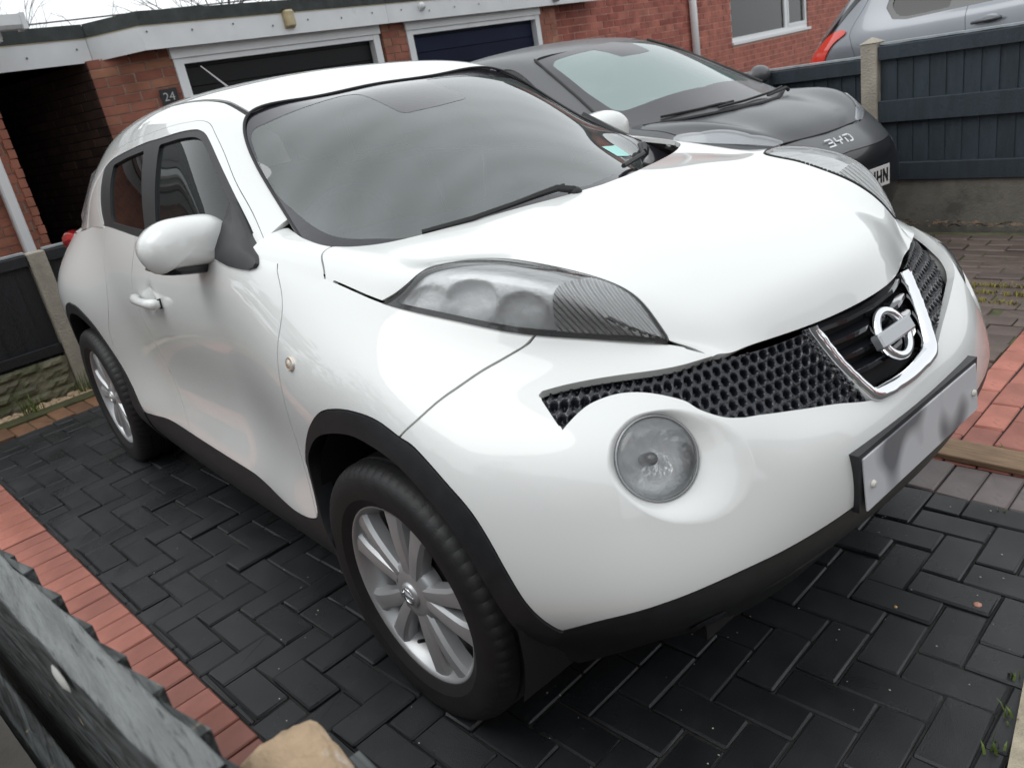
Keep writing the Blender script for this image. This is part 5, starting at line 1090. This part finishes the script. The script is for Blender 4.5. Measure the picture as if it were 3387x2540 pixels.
for sg in (-1, 1):
    mprof = [(.90, -.62), (.985, -.35), (1., -.05), (.985, .2), (.93, .48), (.82, .72), (.66, .88), (.45, .97), (.22, 1.), (.001, 1.)]
    mir = shell(MIRO, -.80, .080, mprof, 'door_mirror', M_PAINT, CAR, -sg * -1)
    low = np.array([(-.945, 1.090), (-.938, 1.074), (-.912, 1.060), (-.851, 1.046), (-.80, 1.038), (-.725, 1.028), (-.705, 1.040), (-.702, 1.068), (-.72, 1.085), (-.84, 1.090)])
    shell(low, -.815, .07, [(.7, -.6), (1, -.35), (1, .1), (.95, .42), (.8, .55), (.5, .6), (.001, .62)], 'mirror_base', M_GLOSSBLK, mir, -sg * -1)
    MB().tube([(-.80, sg * .735, 1.060), (-.73, sg * .748, 1.062), (-.66, sg * .755, 1.066), (-.60, sg * .77, 1.068)], [.030, .028, .030, .034], 10).build('mirror_arm', M_GLOSSBLK, mir, True)
    ft = np.array([(-.745, -.687, 1.211), (-.686, -.701, 1.174), (-.618, -.721, 1.131), (-.561, -.738, 1.100), (-.510, -.756, 1.085), (-.483, -.774, 1.070), (-.488, -.781, 1.062), (-.515, -.787, 1.056), (-.56, -.791, 1.056), (-.63, -.793, 1.060), (-.70, -.794, 1.075), (-.742, -.762, 1.12), (-.746, -.715, 1.17)]) * (1, -sg, 1)
    nn = np.array([0, sg * .86, .5]); cc = ft.mean(0); V = [tuple(cc + nn * .030)] + [tuple(p + nn * .017) for p in ft] + [tuple(p - nn * .012) for p in ft]; n = len(ft); F = [(0, 1 + k, 1 + (k + 1) % n) for k in range(n)] + [(1 + k, 1 + n + k, 1 + n + (k + 1) % n, 1 + (k + 1) % n) for k in range(n)]
    _q = MB(); _q.add(V, F); _q.build('mirror_foot', M_TRIM, mir, angle=35)
    shell(MIRO, -.85, .004, [(.88, 0), (.5, .2), (.001, .3)], 'mirror_glass', M_CHROME, mir, -sg * -1)

# ---- door handles, side repeaters, fuel flap line, aerial
for sg, dr in ((-1, fdoor), (1, fdoor_l)):
    P = [(-1.49, .842, .912), (-1.475, .853, .913), (-1.44, .862, .914), (-1.37, .866, .914), (-1.30, .862, .913), (-1.262, .852, .912), (-1.25, .838, .911)]
    MB().tube([(x, sg * y, z) for x, y, z in P], [.013, .017, .016, .0145, .016, .018, .012], 10).build('handle', M_PAINT, dr, True)
    MB().box((-.004, -.001, -.016), (0, .012, .016), Matrix.Translation((-1.252, sg * .840, .911))).build('handle_gap', M_RUBBER, dr)
    c, n = nearest(SIDE, np.array([(-.263, -.85, .863)])); F = frame((c[0][0], c[0][1] * -sg * -1 * -1 if False else sg * abs(c[0][1]), c[0][2]), (1, 0, 0), (n[0][0], sg * abs(n[0][1]), n[0][2]))
    MB().lathe([(.021, -.002), (.021, .004), (.018, .006), (.0175, .0045), (.012, .008), (.001, .0095)], 24, F @ Matrix.Diagonal((1, .8, 1, 1))).build('side_repeater', pm('repeater', (.75, .70, .62), rough=.12, metal=.4, dark=(.8, .35, .1), dscale=60, dmix=.3), CAR, True)
MB().tube([(-2.10, -.03, 1.535), (-2.16, -.035, 1.57), (-2.34, -.045, 1.668)], [.006, .004, .0025], 6).build('aerial', pm('aerial', (.25, .24, .25), rough=.5), CAR)
MB().lathe([(.022, 0), (.018, .018), (.008, .026)], 12, Matrix.Translation((-2.10, -.03, 1.53))).build('aerial_base', M_RUBBER, CAR, True)

# ---- wheels
def tyre_mesh():
    prof = [(.226, .075), (.232, .090), (.255, .104), (.285, .1075), (.306, .104), (.320, .096), (.329, .084), (.3335, .070), (.3345, .052), (.3275, .050), (.3275, .044), (.3348, .042), (.335, .012), (.328, .010), (.328, .002), (.335, 0)]
    prof = prof + [(r, -h) for r, h in prof[-2::-1]]; n = 280; V = []; F = []; m = len(prof)
    for k in range(n):
        a = 2 * math.pi * k / n
        for r, h in prof:
            rr = r - (.0022 if (k % 4 == 0 and r > .312 and abs(h) > .055) else 0); x, z = rr * math.cos(a), rr * math.sin(a)
            V.append((x, -h, max(z, -.3225)))
    for k in range(n):
        q = (k + 1) % n
        for j in range(m - 1): F.append((k * m + j, k * m + j + 1, q * m + j + 1, q * m + j))
    return V, F
TV, TF = tyre_mesh()
TYRE_ME = bpy.data.meshes.new('tyre'); TYRE_ME.from_pydata(TV, [], TF); TYRE_ME.materials.append(M_TYRE); TYRE_ME.shade_smooth(); _b = bmesh.new(); _b.from_mesh(TYRE_ME)
for _e in _b.edges: _e.smooth = not (len(_e.link_faces) == 2 and _e.calc_face_angle(0) > .42)
_b.to_mesh(TYRE_ME); _b.free()
def wheel(x, y, sg, phi, steer=0.):
    """local frame: outward is -y"""
    M = Matrix.Translation((x, y, .325)) @ Matrix.Rotation(steer + (math.pi if sg > 0 else 0), 4, 'Z'); A = Matrix.Rotation(math.pi / 2, 4, 'X')     # lathe axis z -> -y
    rim = MB().lathe([(.2335, .072), (.2345, .084), (.2325, .089), (.2275, .0885), (.2215, .080), (.214, .066), (.2065, .050), (.200, .02), (.196, -.05), (.20, -.09)], 96, A).build('wheel', M_ALLOY, CAR, True)
    rim.matrix_local = M
    o = link(bpy.data.objects.new('tyre', TYRE_ME), rim)
    MB().lathe([(.001, .0905), (.026, .0905), (.030, .087), (.032, .080)], 32, A).build('hub_cap', M_ALLOY, rim, True)
    MB().lathe([(.021, .0905), (.0215, .0925), (.018, .0925), (.0175, .0905)], 28, A).build('cap_badge', M_CHROME, rim, True)
    MB().box((-.024, -.094, -.004), (.024, -.090, .004)).build('cap_bar', M_CHROME, rim)
    hub = [(.031, .082), (.052, .0815), (.072, .076), (.080, .066), (.082, .035)]; MB().lathe(hub, 40, A).build('hub', M_ALLOY, rim, True)
    MB().lathe([(.001, .028), (.14, .028), (.142, .0), (.05, -.01)], 48, A).build('brake_disc', M_DISC, rim, True)
    MB().lathe([(.20, -.02), (.001, -.03)], 32, A).build('wheel_back', M_LINER, rim, True)
    for k in range(5):
        base = math.radians(phi + 72 * k)
        for q in (-1, 1):
            a0, a1 = base + q * .19, base + q * .225; V = []; F = []; rows = 9
            for i in range(rows):
                t = i / (rows - 1); r = .058 + (.2245 - .058) * t; a = a0 + (a1 - a0) * t; w = (.0185 + .0085 * t + .008 * max(0, t - .8) / .2)
                yo = -(.0815 + .005 * math.sin(t * math.pi * .8) - .003 * t**3); c, s = math.cos(a), math.sin(a)
                for (o_, d) in ((-w, .040), (-w, .011), (-w * .70, .001 + .002 * (q > 0)), (0, 0), (w * .70, .001 + .002 * (q < 0)), (w, .011), (w, .040)):
                    V.append((r * c - o_ * s, yo + d, r * s + o_ * c))
            for i in range(rows - 1):
                for j in range(6): F.append((i * 7 + j, i * 7 + j + 1, (i + 1) * 7 + j + 1, (i + 1) * 7 + j))
            sp = MB(); sp.add(V, F); sp.build('spoke', M_ALLOY, rim, angle=22)
        a = base + math.radians(36); MB().lathe([(.011, .056), (.011, .072), (.001, .074)], 10, Matrix.Translation((.055 * math.cos(a), 0, .055 * math.sin(a))) @ A).build('wheel_bolt', M_DISC, rim)
    if sg < 0: MB().tube([(.17 * math.cos(-1.75), -.055, .17 * math.sin(-1.75)), (.155 * math.cos(-1.75), -.082, .155 * math.sin(-1.75))], .005, 8).build('valve', M_RUBBER, rim)
    return rim
wheel(0, -.7625, -1, 78, .0245); wheel(-2.53, -.7625, -1, 100); wheel(0, .7625, 1, 40); wheel(-2.53, .7625, 1, 10)

# ---- cabin
cb = MB(); cb.box((-.62, -.66, .55), (-.20, .66, .98)); cb.box((-2.7, -.68, .35), (-.3, .68, .42)); cb.build('dashboard_and_floor', M_CABIN, CAR)
MB().box((-.75, -.62, .93), (-.30, .62, 1.02), None, .03).box((-.66, -.55, 1.0), (-.45, -.20, 1.06), None, .03).build('dashboard_top', M_CABIN, CAR)
F = frame((-.80, -.36, 1.00), (0, 1, 0), (-.92, 0, .42)); R_, r_ = .185, .015
MB().lathe([(R_ + r_ * math.cos(a), r_ * math.sin(a)) for a in np.linspace(0, 2 * math.pi, 9)[:-1]], 40, F, True).lathe([(.001, .02), (.06, .015), (.065, -.02)], 20, F).box((-.18, -.018, -.008), (.18, .018, .004), F).build('steering_wheel', M_CABIN, CAR, True)
for y in (-.36, .36):
    MB().box((-1.55, y - .25, .45), (-1.0, y + .25, .68), None, .05).box((-.12, -.24, 0), (.03, .24, .58), Matrix.Translation((-1.50, y, .62)) @ Matrix.Rotation(math.radians(-17), 4, 'Y'), .05).box((-.06, -.12, .60), (.03, .12, .80), Matrix.Translation((-1.50, y, .62)) @ Matrix.Rotation(math.radians(-13), 4, 'Y'), .03).build('front_seat', M_SEAT, CAR)
MB().box((-2.35, -.6, .45), (-1.9, .6, .68), None, .05).box((-.12, -.6, 0), (.03, .6, .6), Matrix.Translation((-2.3, 0, .62)) @ Matrix.Rotation(math.radians(-20), 4, 'Y'), .05).build('rear_seat', M_SEAT, CAR)
# ------------------------------------------------------------------ DARK GREY HATCHBACK ON THE NEXT DRIVE
M_GREY = pm('dark_grey_paint', (.085, .087, .093), rough=.5, metal=.3, coat=.7, ctilt=.22, bump=.18, bscale=300, spec=.5)
DC = empty('parked_car', (-.721, 2.699, .01), 'dark grey hatchback with silver bonnet letters parked beyond the white car', 'car', rot=(0, 0, math.radians(-5.626)))
G2 = [[(-1.15, -.735, 1.02), (-1.42, -.665, 1.16), (-1.80, -.585, 1.345), (-2.0, -.525, 1.428), (-1.93, -.27, 1.452), (-1.90, 0, 1.460)],
      [(-1.45, -.80, 1.0), (-1.72, -.72, 1.19), (-2.05, -.615, 1.395), (-2.14, -.54, 1.455), (-2.13, -.28, 1.49), (-2.12, 0, 1.498)],
      [(-2.2, -.82, 1.0), (-2.35, -.74, 1.21), (-2.5, -.63, 1.43), (-2.5, -.55, 1.49), (-2.5, -.28, 1.525), (-2.5, 0, 1.535)],
      [(-3.2, -.80, 1.02), (-3.2, -.72, 1.22), (-3.2, -.61, 1.41), (-3.2, -.53, 1.47), (-3.2, -.27, 1.51), (-3.2, 0, 1.52)],
      [(-4.0, -.68, 1.02), (-3.95, -.6, 1.2), (-3.9, -.52, 1.33), (-3.85, -.45, 1.38), (-3.85, -.25, 1.41), (-3.85, 0, 1.42)]]
S2 = [[(-.93, -.70, .945), (-.79, -.45, .948), (-.635, -.2, .950), (-.60, 0, .950)], [(-1.15, -.715, 1.025), (-1.05, -.48, 1.040), (-.95, -.24, 1.052), (-.92, 0, 1.056)], [(-1.44, -.648, 1.165), (-1.39, -.45, 1.20), (-1.33, -.22, 1.225), (-1.30, 0, 1.23)],
      [(-1.80, -.578, 1.342), (-1.75, -.42, 1.375), (-1.70, -.2, 1.395), (-1.68, 0, 1.40)], [(-1.995, -.52, 1.425), (-1.95, -.4, 1.442), (-1.91, -.2, 1.455), (-1.895, 0, 1.459)]]
H2 = [[(-1.15, -.765, .985), (-1.1, -.68, 1.01), (-.95, -.45, .99), (-.8, -.2, .985), (-.75, 0, .985)], [(-.91, -.765, .925), (-.91, -.67, .974), (-.80, -.45, .964), (-.635, -.2, .966), (-.60, 0, .966)],
      [(-.70, -.745, .905), (-.70, -.65, .966), (-.62, -.45, .945), (-.5, -.2, .942), (-.47, 0, .942)], [(-.49, -.68, .868), (-.48, -.59, .936), (-.44, -.42, .912), (-.36, -.2, .902), (-.34, 0, .902)],
      [(-.30, -.54, .825), (-.30, -.47, .862), (-.28, -.35, .852), (-.24, -.18, .846), (-.23, 0, .846)], [(-.22, -.40, .785), (-.21, -.34, .788), (-.20, -.25, .784), (-.185, -.12, .781), (-.18, 0, .78)]]
W2 = [[(-4.05, -.60, .25), (-4.12, -.62, .42), (-4.12, -.63, .6), (-4.08, -.63, .8), (-4.02, -.62, .92), (-4.0, -.60, 1.02)], [(-3.7, -.74, .22), (-3.75, -.78, .40), (-3.75, -.79, .6), (-3.72, -.79, .78), (-3.68, -.78, .92), (-3.65, -.73, 1.02)],
      [(-3.2, -.79, .22), (-3.2, -.85, .40), (-3.2, -.86, .6), (-3.2, -.865, .78), (-3.2, -.85, .92), (-3.2, -.80, 1.02)], [(-2.2, -.79, .22), (-2.2, -.835, .40), (-2.2, -.84, .6), (-2.2, -.85, .78), (-2.2, -.85, .91), (-2.2, -.82, 1.0)],
      [(-1.45, -.79, .22), (-1.45, -.84, .40), (-1.45, -.84, .6), (-1.45, -.85, .78), (-1.45, -.845, .9), (-1.45, -.80, 1.0)], [(-.92, -.79, .22), (-.92, -.85, .40), (-.92, -.86, .58), (-.92, -.86, .74), (-.92, -.84, .85), (-.91, -.765, .925)],
      [(-.52, -.77, .21), (-.52, -.845, .38), (-.52, -.85, .54), (-.52, -.84, .68), (-.51, -.79, .79), (-.49, -.68, .868)], [(-.27, -.68, .20), (-.25, -.77, .36), (-.24, -.765, .50), (-.25, -.725, .63), (-.28, -.65, .745), (-.30, -.54, .825)],
      [(-.13, -.50, .19), (-.09, -.55, .35), (-.08, -.55, .48), (-.09, -.53, .60), (-.14, -.48, .70), (-.22, -.40, .785)], [(-.06, -.28, .18), (-.01, -.30, .35), (0.0, -.30, .48), (-.01, -.29, .59), (-.06, -.27, .69), (-.19, -.24, .783)],
      [(-.04, 0, .18), (.012, 0, .35), (.022, 0, .48), (.012, 0, .585), (-.04, 0, .685), (-.18, 0, .78)]]
_c = np.array(W2, float); _m = _c[-2::-1].copy(); _m[..., 1] *= -1; WS = Sheet.grid(patch(np.concatenate([_c, _m[:3]], 0), 10, 8, (0, len(W2) - 1)), (.3, -1, 0))
def dboth(sh, name, mat, fl=.015): sh.flange(fl).build(name, mat, DC); sh.mirror().flange(fl).build(name, mat, DC)
WO = lambda V: np.maximum(.36 - np.hypot(V[:, 0] + .78, V[:, 2] - .33), .36 - np.hypot(V[:, 0] + 3.28, V[:, 2] - .33))
M_DLOW = pm('dark_lower_trim', (.012, .012, .014), rough=.3, coat=.4)
lip = lambda V: V[:, 2] - np.interp(np.abs(V[:, 1]), [0, .3, .55, .66, .70, .9], [.680, .672, .668, .69, .30, .30]) * (V[:, 0] > -.6) - .33 * (V[:, 0] <= -.6)
body = WS.clip(lambda V: -lip(V) + .001).clip(WO); dboth(body, 'body_side', M_GREY)
dboth(WS.clip(lambda V: lip(V) + .001).clip(WO).offset(-.004), 'lower_bumper', M_DLOW, .03)
HS2 = Sheet.grid(patch(mirror_cols(H2), 12, 12), (0, 0, 1))
e2 = lambda V: np.minimum(V[:, 0] - np.interp(np.abs(V[:, 1]), [0, .2, .45, .65, .72, .9], [-.60, -.635, -.80, -.91, -.88, -.88]), 9)
cut = lambda V: np.abs(V[:, 1]) - np.interp(V[:, 0], [-.95, -.62, -.50, -.30, -.22, -.18], [.70, .70, .635, .47, .33, .33])
LMP = lambda V: np.maximum(cut(V) * -1 + .004, -(V[:, 0] + .62))       # lamp: outside the cut line, forward part
HS2.clip(lambda V: -e2(V)).clip(cut).flange(.014).build('bonnet', M_GREY, DC)
_wt = HS2.clip(lambda V: -cut(V) + .004).clip(lambda V: V[:, 0] + .60).clip(lambda V: V[:, 1]); dboth(_wt, 'wing_top', M_GREY, .012)
M_DLENS, _ = thin_glass('dark_car_lens', (.9, .92, .94), refl_rough=.04, haze=.45, haze_col=(.62, .65, .68))
_hl = HS2.clip(LMP).clip(lambda V: V[:, 1]); dboth(_hl.offset(.006), 'headlamp', M_DLENS, .01); dboth(_hl.offset(-.02), 'headlamp_bowl', M_HLREF, .002)
HS2.clip(e2).offset(-.012).build('scuttle_panel', M_TRIM, DC)
SS2 = Sheet.grid(patch(mirror_cols(S2), 12, 12), (0, 0, 1))
CL2 = poly(crv([(-1.02, 0), (-1.06, -.25), (-1.13, -.52), (-1.165, -.585), (-1.22, -.605)]), crv([(-1.45, -.582), (-1.75, -.53), (-1.84, -.505), (-1.875, -.45)]), [(-1.80, -.17), (-1.58, -.13), (-1.56, 0), (-1.58, .13), (-1.80, .17)], crv([(-1.875, .45), (-1.84, .505), (-1.75, .53), (-1.45, .582)]), crv([(-1.22, .605), (-1.165, .585), (-1.13, .52), (-1.06, .25)]))
M_SCR2, _ = thin_glass('dark_car_screen', (.45, .60, .60), refl_rough=.02, haze=.42, haze_col=(.46, .62, .61), spec=1.9)
SS2.clip(lambda V: sdp(XY(V), CL2)).build('windscreen', M_SCR2, DC); SS2.clip(lambda V: -sdp(XY(V), CL2)).offset(.001).build('windscreen_border', pm('screen_border_grey', (.040, .037, .042), rough=.3, coat=.3, bump=.1, bscale=200), DC)
GS2 = Sheet.grid(patch(mirror_cols(G2), 12, 12), (0, 0, 1))
WN2 = poly(crv([(-1.42, 1.045), (-1.60, 1.13), (-1.86, 1.285), (-2.08, 1.385), (-2.25, 1.415), (-2.6, 1.42), (-3.1, 1.39), (-3.45, 1.30), (-3.55, 1.2)]), [(-3.5, .95), (-1.42, .95)])
sidew = lambda V: np.where(np.abs(V[:, 1]) > .5, sdp(XZ(V), WN2), 1)
GS2.clip(lambda V: -sidew(V)).flange(.015).build('roof', M_GREY, DC); GS2.clip(sidew).offset(-.006).build('side_glass', M_PRIV, DC)
for sg in (-1, 1):
    MB().tube([(-1.16, sg * .735, 1.03), (-1.43, sg * .668, 1.168), (-1.80, sg * .588, 1.352), (-2.0, sg * .527, 1.436)], .009, 6).build('screen_seal', M_RUBBER, DC)
    MB().tube([(-1.62, sg * .775, 1.02), (-1.80, sg * .715, 1.17), (-1.98, sg * .655, 1.33)], .014, 6).build('quarter_post', M_GLOSSBLK, DC)
    mr = MB(); mr.lathe([(.11 * math.cos(a), .06 * math.sin(a)) for a in np.linspace(0, math.pi / 2 - .01, 8)], 20, frame((-1.36, sg * .95, 1.06), (0, 1, 0), (1, 0, 0)) @ Matrix.Diagonal((1, .62, 1, 1))); mr.tube([(-1.37, sg * .84, 1.03), (-1.38, sg * .78, 1.02)], .02, 6); mr.build('door_mirror', M_GREY, DC, True)
yb = [(-.645 + .0, -.40), (-.60, 0)]
w = MB().tube([(-.76, .47, .985), (-.74, .42, 1.005), (-.70, .30, 1.000), (-.66, .14, .995)], [.012, .010, .008, .007], 6).build('wiper', M_RUBBER, DC); MB().tube([(-.83, .50, 1.005), (-.74, .28, 1.0), (-.70, -.02, .995), (-.73, -.22, .992)], .008, 5).build('wiper_blade', M_RUBBER, w)
w = MB().tube([(-.74, -.05, .985), (-.76, -.16, 1.005), (-.83, -.30, 1.0)], [.012, .009, .007], 6).build('wiper', M_RUBBER, DC); MB().tube([(-.75, -.06, 1.002), (-.80, -.26, 1.0), (-.92, -.50, .998)], .008, 5).build('wiper_blade', M_RUBBER, w)
MB().tube([(-.91, -.655, .972), (-.80, -.45, .968), (-.635, -.2, .970), (-.60, 0, .970), (-.635, .2, .970), (-.80, .45, .968), (-.91, .655, .972)], .012, 6).build('bonnet_seal', M_RUBBER, DC)
MB().tube([(-.205, -.34, .790), (-.198, -.25, .788), (-.184, -.12, .785), (-.179, 0, .784), (-.184, .12, .785), (-.198, .25, .788), (-.205, .34, .790)], .004, 5).build('bonnet_gap', M_RUBBER, DC)
# bonnet letters: three open strokes
M_LET = pm('silver_letters', (.80, .81, .83), rough=.2, metal=.6); LB = frame((-.10, 0, .7365), (0, 1, 0), (.70, 0, .70))
def stroke(mb, pts, w, M):
    for p, q in zip(pts[:-1], pts[1:]):
        p, q = Vector(p), Vector(q); d = (q - p).normalized(); n_ = Vector((-d.y, d.x)) * w / 2; p2, q2 = p - d * w * .3, q + d * w * .3; mb.prism([tuple(p2 - n_), tuple(q2 - n_), tuple(q2 + n_), tuple(p2 + n_)], .004, M)
lt = MB(); hw, hh = .026, .024; w_ = .0085
for cx, strokes in ((-.082, [[(-hw, hh), (hw * .8, hh), (hw, 0), (hw, -hh), (-hw, -hh)], [(-hw * .5, 0), (hw, 0)]]), (0, [[(-hw, hh), (-hw, 0), (hw, 0), (hw, hh)], [(0, 0), (0, -hh)]]), (.082, [[(-hw, hh), (hw * .6, hh), (hw, hh * .5), (hw, -hh * .5), (hw * .6, -hh), (-hw * .2, -hh)], [(-hw, hh * .2), (-hw, -hh)]])):
    for s_ in strokes: stroke(lt, [(cx + a, b) for a, b in s_], w_, LB)
lt.build('bonnet_letters', M_LET, DC)
PM2 = Matrix.Translation((.035, 0, .507)) @ Matrix.Rotation(math.radians(90), 4, 'Z') @ Matrix.Rotation(math.radians(90), 4, 'X')
plt = MB().box((-.26, -.0555, -.004), (.26, .0555, 0), PM2).build('number_plate', pm('plate_clean', (.78, .79, .78), rough=.4), DC)
M_INK = pm('plate_black', (.01, .01, .01), rough=.5)
def plate_char(c, x):
    h, w, t = .079, .050, .014; S = {'U': [[(-1, 1), (-1, -.6), (-.5, -1), (.5, -1), (1, -.6), (1, 1)]], 'H': [[(-1, 1), (-1, -1)], [(1, 1), (1, -1)], [(-1, 0), (1, 0)]], 'N': [[(-1, -1), (-1, 1), (1, -1), (1, 1)]], 'A': [[(-1, -1), (0, 1), (1, -1)], [(-.6, -.3), (.6, -.3)]]}[c]; mb = MB()
    for s_ in S: stroke(mb, [(x + a * (w - t) / 2, b * (h - t) / 2) for a, b in s_], t, PM2 @ Matrix.Scale(.35, 4, (0, 0, 1)))
    mb.build('plate_character', M_INK, plt)
for c, x in zip('AUHN', (.012, .098, .159, .218)): plate_char(c, x)
MB().box((-.03, -.40, .56), (.020, -.30, .60), None, .005).build('bumper_sensor', M_DLOW, DC)
for x_, y_ in ((-.78, -.76), (-.78, .76), (-3.28, -.76), (-3.28, .76)):
    o = bpy.data.objects.new('wheel', TYRE_ME); link(o, DC); o.location = (x_, y_, .315); o.scale = (.95, .9, .95); MB().lathe([(.001, .03), (.20, .03), (.22, .05)], 24, frame((x_, y_ - math.copysign(.0, y_), .315), (1, 0, 0), (0, math.copysign(1, y_), 0))).build('wheel_rim', M_ALLOY, DC)
MB().box((-3.9, -.66, .24), (-.2, .66, .34)).box((-2.0, -.68, .5), (-1.15, .68, .96)).box((-2.6, -.6, .4), (-2.2, .6, 1.1), None, .05).build('cabin_floor', M_CABIN, DC)

# ------------------------------------------------------------------ SILVER CAR BEHIND THE BLUE FENCE
M_SILV = pm('silver_grey_paint', (.22, .235, .26), rough=.35, metal=.45, coat=1., ctilt=.05, var=.05, vscale=3)
SCR_ = empty('parked_car', (0, 5.8, 0), 'silver grey car with a red tail lamp parked behind the blue fence', 'car')
YS = .0
S3 = [[(-2.95, .45, .3), (-3.0, .45, .7), (-2.98, .42, .95), (-2.86, .40, 1.12), (-2.74, .42, 1.28), (-2.50, .45, 1.52), (-2.3, .47, 1.66)],
      [(-2.78, .16, .3), (-2.80, .12, .7), (-2.76, .12, .95), (-2.68, .15, 1.12), (-2.58, .19, 1.28), (-2.38, .24, 1.52), (-2.22, .30, 1.66)],
      [(-2.45, .03, .3), (-2.45, 0, .7), (-2.42, 0, .95), (-2.40, .03, 1.15), (-2.34, .10, 1.30), (-2.22, .20, 1.52), (-2.1, .28, 1.66)],
      [(-2.0, .02, .3), (-2.0, -.01, .7), (-2.0, -.01, .95), (-2.0, .02, 1.16), (-2.0, .09, 1.28), (-1.95, .20, 1.52), (-1.9, .28, 1.66)],
      [(-1.2, .02, .3), (-1.2, -.01, .7), (-1.2, -.01, .95), (-1.2, .02, 1.18), (-1.2, .09, 1.28), (-1.2, .20, 1.52), (-1.2, .28, 1.66)],
      [(-.2, .02, .3), (-.2, -.01, .7), (-.2, -.01, .95), (-.2, .02, 1.20), (-.2, .09, 1.30), (-.2, .20, 1.52), (-.2, .28, 1.66)],
      [(1.1, .05, .3), (1.1, .02, .7), (1.1, .02, .95), (1.05, .10, 1.12), (.8, .2, 1.2), (.6, .35, 1.3), (.4, .5, 1.4)]]
SV = Sheet.grid(patch(S3, 12, 8), (0, -1, .2))
WL = poly([(-2.02, 1.60), (-2.075, 1.34), (-2.0, 1.245), (-1.88, 1.228), (-1.40, 1.250), (-.2, 1.31), (.5, 1.33), (.45, 1.7), (-2.0, 1.7)])
s1, s2 = crv([(-2.22, 1.8), (-2.24, 1.48), (-2.36, 1.22), (-2.34, 1.1), (-2.28, .9), (-2.2, .3)]), crv([(-1.36, 1.8), (-1.40, 1.25), (-1.385, 1.0), (-1.40, .3)])
bodys = SV.clip(lambda V: -sdp(XZ(V), WL) + .002)
bodys.clip(left_of(s1, XZ)).flange(.015).build('quarter_panel', M_SILV, SCR_); dr1 = bodys.clip(right_of(s1, XZ)).clip(left_of(s2, XZ)).flange(.015).build('door', M_SILV, SCR_); dr2 = bodys.clip(right_of(s2, XZ)).flange(.015).build('door', M_SILV, SCR_)
WL2 = poly([(-1.99, 1.60), (-2.03, 1.35), (-1.965, 1.265), (-1.88, 1.25), (-1.55, 1.262), (-1.52, 1.7)]); WL3 = poly([(-1.30, 1.70), (-1.30, 1.275), (.4, 1.35), (.4, 1.7)])
SV.clip(lambda V: sdp(XZ(V), WL)).clip(lambda V: np.maximum(-sdp(XZ(V), WL2), -sdp(XZ(V), WL3))).offset(-.004).flange(.01).build('window_surround', M_GLOSSBLK, SCR_)
SV.clip(lambda V: sdp(XZ(V), WL2) - .006).offset(-.012).build('rear_door_glass', M_PRIV, SCR_); SV.clip(lambda V: sdp(XZ(V), WL3) - .006).offset(-.012).build('door_glass', M_GLASS, SCR_)
MB().tube([(-1.33, -.03, 1.118), (-1.29, -.05, 1.122), (-1.17, -.055, 1.128), (-1.11, -.03, 1.13)], [.012, .016, .014, .011], 8).build('handle', pm('dark_handle', (.07, .075, .085), rough=.3, coat=.5), dr2, True); MB().lathe([(.001, .002), (.05, .004), (.055, .0)], 20, frame((-1.20, -.012, 1.135), (1, 0, 0), (0, -1, 0)) @ Matrix.Diagonal((1.2, .55, 1, 1))).build('handle_recess', M_SILV, dr2, True)
TLP = poly(crv([(-2.64, .90), (-2.60, 1.02), (-2.555, 1.09), (-2.50, 1.135), (-2.43, 1.172), (-2.405, 1.195), (-2.43, 1.215), (-2.50, 1.215), (-2.60, 1.185), (-2.70, 1.12), (-2.85, 1.0), (-2.9, .88)]))
SV.clip(lambda V: sdp(XZ(V), TLP)).offset(.014).flange(.02).build('tail_lamp', pm('orange_red_lens', (.70, .05, .03), rough=.15, coat=1), SCR_)
SV.clip(lambda V: np.abs(sdp(XZ(V), poly([(-2.10, 1.62), (-2.36, 1.45), (-2.58, 1.24), (-2.68, 1.15), (-2.9, 1.2), (-2.6, 1.65)]))) - .022).clip(lambda V: V[:, 0] + 2.2).offset(.004).build('screen_edge_trim', M_GLOSSBLK, SCR_)
MB().box((-2.9, .45, .3), (.9, 1.8, 1.1)).box((-2.4, .5, 1.1), (.3, 1.75, 1.64), None, .15).build('far_side', M_SILV, SCR_)
for x_ in (-2.2, .35): o = bpy.data.objects.new('wheel', TYRE_ME); link(o, SCR_); o.location = (x_, .12, .325)
